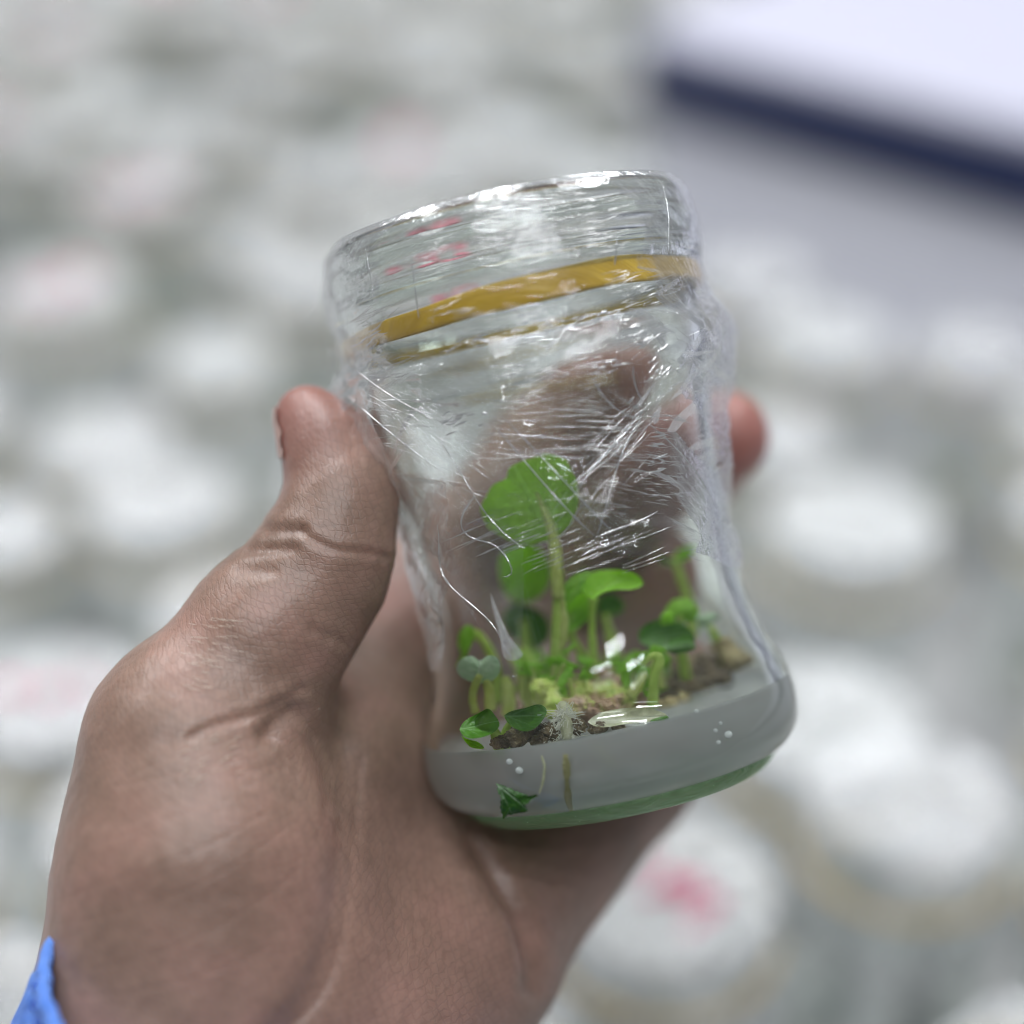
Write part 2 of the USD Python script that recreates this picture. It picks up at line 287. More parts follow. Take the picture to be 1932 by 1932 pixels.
# agar
AY = -.0368
ap = [(-.0436, 0), (-.0438, .010), (-.0442, .0180), (-.0443, .0226), (-.0439, .0264), (-.0429, .0283), (-.0412, .0293), (-.0390, .0296), (AY, .0293), (AY + .0009, .0291), (AY + .0008, .0287), (AY + .0003, .0279), (AY, .0263), (AY, .020), (AY, .010), (AY, 0)]
v, f = revolve(smooth_profile(ap, 110), 160)
r2_ = np.hypot(v[:, 0], v[:, 2])
v[:, 1] += np.where(v[:, 1] > AY - .0002, .0011 * np.clip((.0255 - r2_) / .004, 0, 1) * (fbm(v * 260 + 9, 3, 17) - .5), 0)   # uneven top
obj('agar_gel', (JW(v), f), AGAR, solid=True, label='cloudy grey layer of agar gel filling the bottom of the held jar', cat='gel')

# ------------------------------------------------------------------ plants in the jar
def jp(px, py, z):                               # photograph position at jar depth z -> jar frame
    return HJ(P(px, py, z))
VEIN = []
def leaf(outline, z0, gx=0, gy=0, cup=0, bumps=.0003, th=.00025, n_r=14, seed=0, serr=0, center=None, root=None):
    """A leaf blade from its measured edge: a dished, veined sheet of its own thickness."""
    o = np.asarray(outline, float)
    o = spline(np.vstack([o, o[:1]]), 121)[:-1] if len(o) > 5 else o
    c = np.asarray(center, float) if center is not None else o.mean(0)
    nA = len(o)
    rr = np.linspace(0, 1, n_r + 1)[1:]
    ang = np.arange(nA)
    s = 1 + serr * (np.abs((ang * 13 / nA * 2) % 2 - 1) - .5)
    q = c + (o - c)[None] * (rr[:, None, None] * (1 + (s[None, :, None] - 1) * rr[:, None, None] ** 3))
    q = np.vstack([c[None], q.reshape(-1, 2)])
    rad = np.r_[0, np.repeat(rr, nA)]
    e = (q - c) / 11140
    A = np.arctan2(e[:, 1], e[:, 0])
    z = z0 + gx * e[:, 0] - gy * e[:, 1] + cup * rad ** 2
    z = z + bumps * .25 * np.sin(A * 5 + seed) * rad ** 2 + bumps * 2.2 * (fbm(np.c_[e * 350, np.full(len(e), seed * 1.7)], 3, seed) - .5)
    r0 = np.asarray(root if root is not None else o[0], float)
    vein = np.zeros(len(q)); span = np.linalg.norm(o - r0, axis=1).max()
    for k_, fr in enumerate((.5, .36, .64, .24, .76, .14, .86)):
        e1 = o[int(fr * nA) % nA]; a0 = r0 + (c - r0) * (0, .15, .15, .35, .35, .1, .1)[k_]
        ab = e1 - a0; tt = np.clip(((q - a0) @ ab) / (ab @ ab + 1e-9), 0, 1)
        wv = span * (.030 if k_ == 0 else .018) * (1.15 - tt)
        vein = np.maximum(vein, (1.0 if k_ == 0 else .7) * np.exp(-(np.linalg.norm(q - a0 - tt[:, None] * ab, axis=1) / wv) ** 2))
    z = z - .00022 * vein + .0009 * rad ** 4 * np.sin(2 * A + seed * 1.3) * min(1, span / 110)
    H = np.stack([P(x, y, zz) for (x, y), zz in zip(q, z)])
    f = [[0, 1 + j, 1 + (j + 1) % nA] for j in range(nA)]
    for i in range(n_r - 1):
        a = 1 + i * nA
        for j in range(nA):
            k2 = (j + 1) % nA
            f += [[a + j, a + nA + j, a + nA + k2], [a + j, a + nA + k2, a + k2]]
    f = np.array(f)
    N = len(H)
    back = H.copy(); back[:, 2] -= th * (1 - .7 * rad ** 4)
    a = 1 + (n_r - 1) * nA
    js = np.arange(nA); ks = (js + 1) % nA
    side = np.vstack([np.stack([a + js, a + js + N, a + ks + N], 1), np.stack([a + js, a + ks + N, a + ks], 1)])
    V = np.vstack([H, back]); F = np.vstack([f, f[:, ::-1] + N, side])
    t = trimesh.Trimesh(HW(V), F, process=False); t.fix_normals()
    VEIN.append((len(V), np.r_[vein, vein]))
    return t.vertices, t.faces
def stem(pts, r, n=24, sides=12):                # pts: (px, py, z); r metres per point
    H = np.array([P(*p) for p in pts])
    v, f = tube(H, r, sides, n)
    v = v + (fbm(v * 900, 2, 3) - .5)[:, None] * .00025
    return HW(v), f
def plantlet(label, base, group=None):
    return thing('plantlet', label, 'plantlet', HW(P(*base)), group)

# 1 the tall one
p = plantlet('tallest plantlet with a thick pale stem and one round notched leaf', (1048, 1330, .006))
obj('stem', stem([(1044, 1350, .007), (1049, 1300, .0075), (1052, 1240, .008), (1053, 1180, .008), (1055, 1110, .008)], [.0014, .00125, .00115, .0010, .0008], 40, 16), STEM, p)
obj('stem_sheath', stem([(1060, 1225, .0088), (1065, 1190, .009), (1064, 1150, .009), (1059, 1110, .009)], [.0005, .0007, .0005, .0002]), STEMY, p)
obj('petiole', stem([(1054, 1125, .0085), (1051, 1075, .009), (1048, 1040, .009), (1042, 1005, .0088), (1028, 965, .0085), (1012, 930, .0085)], [.0011, .0010, .00095, .0009, .0006, .00025], 34), STEMY, p)
obj('leaf_blade', leaf([(1045, 1018), (1072, 995), (1088, 960), (1091, 925), (1080, 890), (1062, 864), (1035, 856), (1012, 860), (992, 868), (973, 874), (960, 886), (957, 900), (940, 909), (922, 930), (910, 958), (916, 985), (940, 1008), (975, 1022), (1015, 1024)],
     .0075, gx=.15, gy=.35, cup=.0022, bumps=.0007, seed=1, serr=.03, root=(1045, 1018)), TALL, p)
# 2 the bright one-leaf sprout
p = plantlet('slim sprout right of the tallest stem carrying one bright green spoon-shaped leaf', (1120, 1280, .006))
obj('stem', stem([(1121, 1290, .004), (1119, 1220, .0045), (1117, 1160, .005), (1119, 1128, .0055)], [.0008, .0007, .00062, .0009]), STEM, p)
obj('leaf_blade', leaf([(1118, 1130), (1098, 1110), (1103, 1088), (1130, 1077), (1160, 1075), (1190, 1080), (1208, 1091), (1212, 1101), (1200, 1110), (1170, 1113), (1145, 1116), (1128, 1124)], .0065, gx=0, gy=-.8, cup=.001, seed=2), BRIGHT, p)
obj('leaf_blade', leaf([(1118, 1080), (1090, 1082), (1070, 1098), (1060, 1120), (1068, 1140), (1085, 1128), (1100, 1112), (1104, 1092)], .0085, gx=.4, gy=-.3, cup=-.001, seed=3), GREEN, p)
# 3 the darker leaf folded behind
p = plantlet('darker folded leaf on a thin stalk between the tallest stem and the bright spoon leaf', (1112, 1270, -.004))
obj('stem', stem([(1112, 1280, -.004), (1090, 1225, -.003), (1074, 1180, -.002), (1082, 1150, -.002)], [.0008, .0007, .0006, .0004]), STEM, p)
obj('leaf_blade', leaf([(1066, 1180), (1064, 1150), (1078, 1128), (1100, 1116), (1122, 1126), (1120, 1150), (1098, 1178), (1078, 1192)], -.001, gx=.6, gy=.2, cup=.002, seed=4), GREEN, p)
p = plantlet('thin blurred stalk with a tiny leaf behind the bright spoon leaf', (1166, 1270, -.010))
obj('stem', stem([(1172, 1280, -.010), (1156, 1215, -.010), (1142, 1160, -.010)], [.0009, .0008, .0006]), STEM, p)
obj('leaf_blade', leaf([(1140, 1165), (1128, 1140), (1145, 1122), (1170, 1128), (1178, 1148), (1160, 1160)], -.011, gx=.3, gy=.4, cup=.001, seed=5), DARK, p)
# 4 left group
p = plantlet('curled green shoot arching over at the left wall of the held jar', (928, 1240, .0))
obj('stem', stem([(940, 1330, .002), (934, 1260, .002), (918, 1215, .002), (900, 1196, .002), (884, 1192, .002)], [.0009, .0009, .0008, .0007, .0006]), STEM, p)
obj('leaf_blade', leaf([(884, 1178), (868, 1192), (866, 1215), (870, 1240), (862, 1262), (872, 1252), (886, 1228), (896, 1205), (895, 1184)], .004, gx=.5, cup=.001, seed=6), GREEN, p)
p = plantlet('short plantlet with one pale two-lobed leaf at the left', (905, 1330, .012))
obj('stem', stem([(903, 1345, .011), (899, 1315, .012), (905, 1290, .013), (912, 1275, .014)], [.0007, .0006, .0006, .0005]), STEMY, p)
obj('stem', stem([(930, 1340, .010), (928, 1310, .011), (922, 1285, .013)], [.0009, .0008, .0005]), STEMY, p)
obj('leaf_blade', leaf([(908, 1290), (888, 1283), (873, 1266), (876, 1248), (888, 1238), (900, 1238), (911, 1246), (924, 1238), (940, 1240), (948, 1256), (943, 1276), (928, 1288)], .0145, gx=.3, gy=.3, cup=-.0015, bumps=.0005, seed=7, center=(911, 1264)), PALE, p)
p = plantlet('low plantlet with two dark glossy leaves lying on the gel at the left', (940, 1390, .018))
obj('stem', stem([(955, 1425, .020), (945, 1395, .0205), (938, 1375, .021)], [.0011, .0009, .0006]), STEM, p)
obj('stem', stem([(960, 1420, .019), (960, 1390, .019), (972, 1365, .020)], [.0010, .0009, .0006]), STEM, p)
obj('leaf_blade', leaf([(867, 1376), (880, 1358), (902, 1346), (925, 1338), (938, 1350), (946, 1368), (932, 1382), (905, 1392), (882, 1392)], .0215, gx=.2, gy=-.9, cup=.0018, seed=8), DARK, p)
obj('leaf_blade', leaf([(956, 1352), (975, 1342), (1000, 1336), (1025, 1332), (1034, 1340), (1028, 1360), (1012, 1376), (990, 1380), (968, 1370)], .0215, gx=-.1, gy=-.8, cup=.002, seed=9), DARK, p)
obj('leaf_blade', leaf([(870, 1388), (890, 1396), (912, 1402), (920, 1410), (900, 1412), (880, 1402)], .020, gx=0, gy=-.5, cup=.001, seed=10), BRIGHT, p)
p = plantlet('thin pale stalks rising side by side between the pale lobed leaf and the tallest stem', (980, 1330, -.002))
obj('stem', stem([(1000, 1350, -.001), (990, 1310, -.001), (975, 1265, -.002), (962, 1235, -.003)], [.0008, .0008, .0007, .0005]), STEMY, p)
obj('stem', stem([(1028, 1330, -.004), (1020, 1280, -.004), (1000, 1250, -.005), (985, 1225, -.006)], [.0010, .0009, .0008, .0005]), STEM, p)
obj('stem', stem([(960, 1350, .006), (962, 1310, .006), (955, 1280, .006)], [.0011, .0010, .0006]), STEMY, p)
# 5 the blurred large leaves at the back left
p = plantlet('large blurred dark leaves at the back of the jar left of the tallest stem', (980, 1270, -.014))
obj('stem', stem([(990, 1300, -.014), (992, 1230, -.014), (985, 1170, -.014)], [.0011, .0010, .0007]), STEM, p)
obj('leaf_blade', leaf([(960, 1130), (940, 1090), (945, 1050), (975, 1030), (1015, 1035), (1035, 1070), (1030, 1110), (1000, 1135)], -.012, gx=.2, gy=.5, cup=.002, seed=11), GREEN, p)
obj('leaf_blade', leaf([(985, 1210), (955, 1195), (945, 1165), (965, 1140), (1000, 1145), (1030, 1165), (1035, 1200), (1010, 1225)], -.015, gx=.3, gy=.5, cup=.002, seed=12), DARK, p)
# 6 right group
p = plantlet('plantlet at the right with a folded bright leaf above a wide dark glossy leaf', (1290, 1290, -.002))
obj('stem', stem([(1300, 1320, -.003), (1292, 1260, -.002), (1285, 1200, .0), (1288, 1160, .001)], [.0010, .0009, .0008, .0006]), STEM, p)
obj('leaf_blade', leaf([(1258, 1172), (1256, 1150), (1266, 1134), (1290, 1128), (1312, 1138), (1318, 1160), (1305, 1176), (1282, 1168)], .002, gx=.8, gy=-.2, cup=-.002, seed=13), GREEN, p)
obj('leaf_blade', leaf([(1246, 1182), (1246, 1162), (1258, 1150), (1274, 1164), (1272, 1180)], .003, gx=.4, cup=-.001, seed=14), BRIGHT, p)
obj('leaf_blade', leaf([(1210, 1215), (1208, 1192), (1230, 1174), (1265, 1172), (1295, 1184), (1310, 1204), (1305, 1228), (1275, 1234), (1240, 1230)], .001, gx=.2, gy=-.6, cup=.002, seed=15), DARK, p)
obj('leaf_blade', leaf([(1252, 1224), (1268, 1212), (1290, 1208), (1308, 1216), (1312, 1226), (1295, 1236), (1270, 1238)], .008, gx=.1, gy=-.7, cup=-.0015, seed=16), DARK, p)
p = plantlet('small pale crinkled leaf on a bent stalk at the right wall', (1355, 1230, -.006))
obj('stem', stem([(1375, 1260, -.008), (1362, 1220, -.006), (1345, 1185, -.005)], [.0012, .0011, .0007]), STEM, p)
obj('leaf_blade', leaf([(1320, 1180), (1316, 1166), (1332, 1160), (1352, 1158), (1362, 1168), (1348, 1176), (1338, 1186)], -.003, gx=.2, cup=-.001, bumps=.0007, seed=17), PALE, p)
p = plantlet('thin blurred sprout standing tall at the back right', (1300, 1130, -.012))
obj('stem', stem([(1312, 1200, -.012), (1300, 1120, -.012), (1284, 1075, -.012), (1278, 1050, -.012)], [.0011, .0009, .0008, .0006]), STEM, p)
obj('leaf_blade', leaf([(1272, 1060), (1280, 1042), (1300, 1030), (1318, 1028), (1312, 1044), (1292, 1056)], -.012, gx=.2, cup=.001, seed=18), GREEN, p)
obj('leaf_blade', leaf([(1276, 1066), (1258, 1064), (1240, 1056), (1246, 1048), (1265, 1052)], -.012, gx=-.2, cup=.001, seed=19), DARK, p)
p = plantlet('hooked light green shoot at the front right above the creamy leaf', (1232, 1330, .013))
obj('stem', stem([(1230, 1335, .013), (1232, 1300, .0135), (1237, 1268, .014), (1243, 1247, .014), (1236, 1240, .0142), (1222, 1246, .0142), (1214, 1262, .014)], [.0009, .0008, .0008, .00085, .0007, .0005, .0003], 40), STEM, p)
obj('leaf_blade', leaf([(1212, 1262), (1208, 1245), (1216, 1228), (1222, 1240), (1220, 1256)], .0135, gx=.4, cup=.0008, seed=20), GREEN, p)
obj('stem', stem([(1190, 1315, .012), (1205, 1295, .0125), (1220, 1275, .013)], [.0010, .0008, .0005]), STEMY, p)
p = plantlet('tiny ragged leaf with a tan tip in the middle of the callus', (1180, 1310, .010))
obj('stem', stem([(1178, 1320, .010), (1182, 1295, .010)], [.0007, .0005]), STEM, p)
obj('leaf_blade', leaf([(1180, 1300), (1172, 1285), (1178, 1268), (1194, 1260), (1202, 1258), (1192, 1272), (1190, 1290)], .0105, gx=.4, cup=.0008, bumps=.0005, seed=21), GREEN, p)
p = plantlet('creamy bleached leaf lying flat on the gel in front of the callus', (1190, 1360, .018))
obj('leaf_blade', leaf([(1110, 1364), (1130, 1350), (1160, 1342), (1195, 1338), (1228, 1340), (1256, 1352), (1240, 1360), (1210, 1364), (1170, 1368), (1130, 1372)], .020, gx=0, gy=-.9, cup=.0008, bumps=.0002, seed=22), CREAM, p)
obj('stem', stem([(1225, 1364, .0205), (1245, 1360, .0208), (1258, 1354, .021)], [.0004, .0006, .0003]), DARK, p)

# a tangle of tiny young shoots over the callus
t = thing('young_shoots', 'tangle of tiny green shoots sprouting over the callus in the middle of the gel', 'shoots', HW(P(1120, 1320, .006)))
rs = np.random.default_rng(77)
sm, lm_ = [], []
for i in range(64):
    x, y, z = rs.uniform(985, 1265), rs.uniform(1300, 1350), rs.uniform(-.014, .012)
    hgt = rs.uniform(20, 75); dx = rs.normal(0, 16)
    sm.append(stem([(x, y, z), (x + dx * .4, y - hgt * .6, z), (x + dx, y - hgt, z + .0005)], [.00045, .0004, .0003], 8, 6))
    for k_ in range(rs.integers(1, 3)):
        sp_ = trimesh.creation.icosphere(2, 1.0)
        d_ = sp_.vertices * np.array([rs.uniform(.0010, .0022), .0004, rs.uniform(.0007, .0014)])
        d_[:, 1] += .12 * d_[:, 0] ** 2 / .001
        d_ = d_ @ trimesh.transformations.euler_matrix(rs.normal(0, .6), rs.uniform(0, 6), rs.normal(0, .5))[:3, :3]
        lm_.append((HW(P(x + dx + rs.normal(0, 5), y - hgt + rs.normal(0, 4), z) + d_), sp_.faces))
obj('stem', cat_meshes(sm), STEMY, t, kind='stuff')
obj('leaflet', cat_meshes(lm_), GREEN, t, kind='stuff')
# callus: lumpy masses of tissue
def lumps(spots, seed, zj=1.0):
    ms = []
    for i, (x, y, z, r) in enumerate(spots):
        s = trimesh.creation.icosphere(4, 1.0)
        d = s.vertices
        k = 1 + .55 * (fbm(d * 1.6 + i * 3.1 + seed, 4, seed) - .5) * 2 + .18 * (fbm(d * 5 + i, 3, seed + 5) - .5) * 2
        ms.append((HW(P(x, y, z) + d * (k * r)[:, None] * np.array([1, .8, 1])), s.faces))
    return cat_meshes(ms)
t = thing('callus', 'knobbly yellow-green and brown callus at the foot of the tallest plantlet', 'callus', HW(P(1100, 1350, .008)))
sp = [(1040, 1310, .008, .0030), (1025, 1302, .010, .0018), (1052, 1335, .011, .0026), (1075, 1305, .006, .0026), (1100, 1310, .008, .0026), (1125, 1318, .008, .0028), (1150, 1320, .008, .0028), (1172, 1325, .010, .0024), (1095, 1335, .013, .0022),
      (1120, 1345, .012, .0026), (1145, 1340, .014, .0022), (1195, 1325, .008, .0024), (1070, 1345, .012, .0024), (1160, 1298, .006, .0020), (1145, 1280, .006, .0012), (1105, 1292, .007, .0015)]
obj('lump', lumps(sp[:3], 1), noisy('callus_fresh', [(.3, (.42, .66, .08)), (.5, (.72, .82, .22)), (.7, (.85, .88, .42))], 260, .22, .0005, 1300), t)
obj('lump', lumps(sp[3:9], 2), CALLUS, t)
obj('lump', lumps(sp[9:], 3), noisy('callus_tan', [(.25, (.30, .34, .08)), (.42, (.42, .28, .15)), (.6, (.55, .36, .27)), (.75, (.62, .50, .30))], 300, .25, .0006, 1300), t)
t = thing('callus', 'blurred dark brown callus against the right wall of the held jar', 'callus', HW(P(1320, 1320, -.005)))
obj('lump', lumps([(1300, 1290, -.006, .0034), (1330, 1270, -.006, .0034), (1350, 1285, -.004, .0032), (1290, 1315, -.002, .003), (1320, 1310, -.002, .003), (1265, 1325, .004, .002)], 4), BROWNC, t)
obj('lump', lumps([(1392, 1245, -.004, .0026), (1375, 1225, -.006, .0022), (1290, 1330, .004, .002), (1262, 1335, .008, .0016)], 6), noisy('callus_straw', [(.3, (.28, .22, .10)), (.7, (.55, .45, .24))], 300, .4, .0005, 1300), t)
# soil-like dark debris on the gel under the callus
obj('plant_debris', lumps([(1010, 1385, .020, .0016), (980, 1392, .021, .0018), (1040, 1380, .021, .0017), (1085, 1372, .021, .0016), (1130, 1375, .021, .0013), (1170, 1376, .021, .0012), (1020, 1398, .022, .0013), (950, 1400, .021, .0013)], 8), BROWNC,
    label='dark crumbs of dead tissue on the gel in front of the callus', cat='debris', kind='stuff')

# root with a fuzz of root hairs
t = thing('root', 'short white root furred with root hairs in front of the callus', 'root', HW(P(1070, 1380, .021)))
obj('root_core', stem([(1064, 1335, .018), (1070, 1360, .021), (1072, 1395, .0225)], [.0010, .0012, .0007]), CREAM, t)
hp, cnt = [], []
for i in range(420):
    a = P(1068 + rng.normal(0, 9), rng.uniform(1345, 1402), .0215)
    d = rng.normal(0, 1, 3); d[2] = abs(d[2]) * .5; d /= np.linalg.norm(d)
    L = rng.uniform(.001, .0030)
    for q in np.linspace(0, 1, 4):
        hp.append(HW(a + d * L * q + np.array([0, -.0003, 0]) * q * q) - ORIG[t])
    cnt.append(4)
def curves(path, pts, counts, width, m, kind=None, label=None):
    c = UsdGeom.BasisCurves.Define(stage, numbered(path))
    c.CreateTypeAttr('linear'); c.CreatePointsAttr(Vt.Vec3fArray.FromNumpy(np.asarray(pts, np.float32))); c.CreateCurveVertexCountsAttr(Vt.IntArray(list(map(int, counts))))
    c.CreateWidthsAttr(Vt.FloatArray([float(width)])); c.SetWidthsInterpolation('constant')
    UsdShade.MaterialBindingAPI.Apply(c.GetPrim()).Bind(m)
    setd(c.GetPrim(), label=label, kind=kind)
curves(t + '/root_hair', hp, cnt, .00009, FUZZ, 'stuff')
def on_wall(px, py, off):
    z = .026
    for _ in range(6):
        q = jp(px, py, z); z = math.sqrt(max((inner_r(q[1]) + off) ** 2 - q[0] ** 2, 1e-7))
    return z
# in the gel, close behind the front wall
DEEP = leafmat('leaf_deep', (.018, .075, .008), (.035, .12, .015), (.05, .16, .02), t=.3, rough=.25)
t = thing('leaf_fragment', 'torn dark green leaf scrap sunk in the gel at the lower left', 'leaf scrap', HW(P(970, 1510, .0285)))
o = [(936, 1478), (943, 1505), (945, 1530), (950, 1546), (958, 1538), (978, 1534), (998, 1530), (990, 1520), (1002, 1510), (1018, 1500), (996, 1500), (978, 1494), (960, 1486)]
def torn(o, z0, gx, gy):
    o = np.asarray(o, float); c = o.mean(0)
    q = []
    for i in range(len(o)):
        a, b = o[i], o[(i + 1) % len(o)]
        for s in np.linspace(0, 1, 8)[:-1]:
            q.append(a * (1 - s) + b * s + rng.normal(0, .8, 2))
    return np.array(q)
oo = torn(o, 0, 0, 0)
obj('leaf_blade', leaf(np.vstack([oo]), .0278, gx=.27, gy=.05, cup=-.0002, bumps=.0002, seed=30), DEEP, t)
t = thing('root', 'straight pale yellow root hanging down through the gel', 'root', HW(P(1072, 1470, .0275)))
obj('root_core', stem([(x, y, on_wall(x, y, -.0003)) for x, y in ((1071, 1422), (1072, 1440), (1074, 1480), (1073, 1512))], [.0007, .0008, .0007, .0005]), ROOT, t)
t = thing('root', 'hair-thin white root curving beside the leaf scrap in the gel', 'root', HW(P(1022, 1460, .028)))
obj('root_core', stem([(1026, 1425, .027), (1030, 1445, .0275), (1027, 1470, .0277), (1018, 1496, .0275)], [.00016, .0002, .0002, .00014]), CREAM, t)
t = thing('root', 'short slanting pale root at the top of the gel right of the straight root', 'root', HW(P(1145, 1430, .026)))
obj('root_core', stem([(1128, 1412, .0255), (1145, 1428, .026), (1158, 1448, .0258)], [.0006, .0007, .0004]), ROOT, t)

# ------------------------------------------------------------------ bubbles caught in the gel
BUB = plain('bubble', (.93, .95, .96), .12, coat_weight=1.0)
def bubble(px, py, z, r, label):
    s = trimesh.creation.icosphere(3, r)
    z = on_wall(px, py, .0006)
    obj('air_bubble', (HW(P(px, py, z) + s.vertices * np.array([1.1, .9, .7])), s.faces), BUB, label=label, cat='bubble')
bubble(1368, 1385, .0235, .00062, 'largest white air bubble of the cluster in the gel at the right')
bubble(1350, 1399, .0240, .00036, 'lowest of the clustered air bubbles in the gel at the right')
bubble(1345, 1378, .0240, .00034, 'small air bubble just left of the largest bubble in the gel')
bubble(1354, 1365, .0240, .00030, 'topmost of the clustered air bubbles in the gel at the right')
bubble(966, 1436, 0, .00052, 'upper white air bubble above the leaf scrap in the gel')
bubble(984, 1452, 0, .00060, 'lower white air bubble above the leaf scrap in the gel')
bubble(1310, 1343, .0240, .00034, 'lone air bubble near the gel line at the right')
bubble(1234, 1458, .0262, .00046, 'white air bubble low in the middle of the gel')
bubble(1382, 1420, .0232, .00034, 'air bubble below the right cluster, left of a paired one')
bubble(1396, 1424, .0228, .00030, 'air bubble below the right cluster, right of a paired one')

# ------------------------------------------------------------------ cling film over the mouth and shoulders of the jar
NA, NY = 760, 460
def hem(phi):                                    # lower edge of the film, by angle from the front
    d = np.degrees((phi + np.pi) % (2 * np.pi) - np.pi)
    x = [-180, -120, -90, -62, -56, -47, -38, -31, -27, -22, -17, -10, 0, 14, 24, 40, 62, 90, 130, 180]
    y = [-.014, -.018, -.022, -.023, -.012, -.009, -.017, -.0245, -.0255, -.016, -.006, -.004, -.006, -.010, -.011, -.012, -.016, -.018, -.016, -.014]
    return np.interp(d, x, y)
def facet_field(n, sx, sy, seed, rot=0.0):
    """Creased sheet: random heights at scattered points, flat facets between them; period 2 pi in the angle."""
    r = np.random.default_rng(seed)
    a = r.uniform(-np.pi, np.pi, n); y = r.uniform(-.04, .06, n); h = r.uniform(-1, 1, n)
    A = np.r_[a - 2 * np.pi, a, a + 2 * np.pi]; Y = np.r_[y, y, y]; Hh = np.r_[h, h, h]
    X = np.c_[A * .03 * np.cos(rot) + Y * np.sin(rot), -A * .03 * np.sin(rot) + Y * np.cos(rot)] / [sx, sy]
    it = LinearNDInterpolator(Delaunay(X), Hh, fill_value=0)
    def ev(a, y):
        return it(np.c_[a * .03 * np.cos(rot) + y * np.sin(rot), -a * .03 * np.sin(rot) + y * np.cos(rot)] / [sx, sy])
    return ev
F1 = facet_field(150, 1, 1.2, 11)
F2 = facet_field(420, 1.0, 2.5, 12, .9)
F3 = facet_field(420, 1.0, 2.5, 13, -.8)
F4 = facet_field(1500, 4.0, 1.0, 14, .15)
F5 = facet_field(2600, 5.0, 1.0, 15, -.1)
BY = .0322                                       # height of the rubber band
def band_c(phi): return BY + .0006 * np.sin(phi * 1.0 + .6) + .0003 * np.sin(3 * phi)
def film_r(phi, y):
    sh = np.shape(phi)
    a, yy = np.ravel(phi), np.ravel(y)
    a = (a + np.pi) % (2 * np.pi) - np.pi
    base = outer_r(yy)
        # taut over the neck above the band
    tautr = np.maximum(base, np.interp(yy, [.034, .0415, .046, .0475, .0485], [.0316, .0318, .0312, .0306, .0296])) + .0004
    band = .0316 + 0 * yy
    # a loose skirt under the band, fuller at the left and the right
    full = .0010 + .0030 * np.exp(-((np.degrees(a) - 88) / 34) ** 2) + .0046 * np.exp(-((np.degrees(a) + 88) / 30) ** 2)
    fl = np.interp(yy, [-.03, -.012, -.002, .009, .0155, .022, .0275, .031], [.03, .06, .10, .25, .8, 1.0, .7, .45])
    skirt = base + .0006 + full * fl
    w = np.clip((.0298 - yy) / .003, 0, 1)
    w2 = np.clip((yy - .0345) / .002, 0, 1)
    r = band * (1 - w) * (1 - w2) + skirt * w + tautr * w2
    amp = np.interp(yy, [-.03, -.015, .0, .012, .022, .0285, .031, .0345, .038, .049], [.0005, .0008, .0011, .0013, .0012, .0006, .00018, .0002, .00032, .00012])
    streak = np.interp(yy, [-.03, .0, .022, .031, .036, .050], [.00015, .00022, .00030, .00022, .00022, .00026])
    patch = np.clip((fbm(np.c_[np.sin(a) * 3.2, np.cos(a) * 3.2, yy * 75], 3, 21) - .44) * 7, .2, 1.7)
    d = amp * (1.0 * F1(a, yy) + .75 * F2(a, yy) + .7 * F3(a, yy)) + streak * patch * (F4(a, yy) + .7 * F5(a, yy))
    r = np.maximum(r + d, base + .00015)
    return r.reshape(sh)
ph = np.arange(NA) * 2 * np.pi / NA
vv = np.linspace(0, 1, NY)
hm = hem(ph) + .0003 * (fbm(np.c_[np.sin(ph) * 9, np.cos(ph) * 9, ph * 0], 3, 9) - .5)
Yg = hm[:, None] + (.0486 - hm[:, None]) * vv[None]
PHg = np.broadcast_to(ph[:, None], Yg.shape)
Rg = film_r(PHg, Yg)
fv = np.stack([Rg * np.sin(PHg), Yg, Rg * np.cos(PHg)], -1).reshape(-1, 3)
ff = quads(NA, NY, True)[:, ::-1]
# the taut disc over the mouth
rings = np.linspace(1, 0.001, 60)[1:]
cv = []
for q in rings:
    rad = Rg[:, -1] * q
    yy = .0486 + .0006 * np.sqrt(max(0, 1 - q)) * 0 + .00030 * F5(ph, .02 + q * .03) * np.sqrt(q) - .0008 * (1 - q * q) + .0004 * (1 - q ** 8)
    cv.append(np.stack([rad * np.sin(ph), yy, rad * np.cos(ph)], -1))
cv = np.stack(cv, 1)
top = np.concatenate([fv.reshape(NA, NY, 3)[:, -1:], cv], 1)
tv, tf = top.reshape(-1, 3), quads(NA, top.shape[1], True)[:, ::-1]
film = thing('cling_film', 'crinkled clear cling film wrapped over the mouth and sides of the held jar', 'cling film', JW(np.array([0, .0, 0])))
FN = len(fv)
V = np.vstack([fv, tv]); Fm = np.vstack([ff, tf + FN])
obj('film_sheet', (JW(V), Fm), FILM, film)

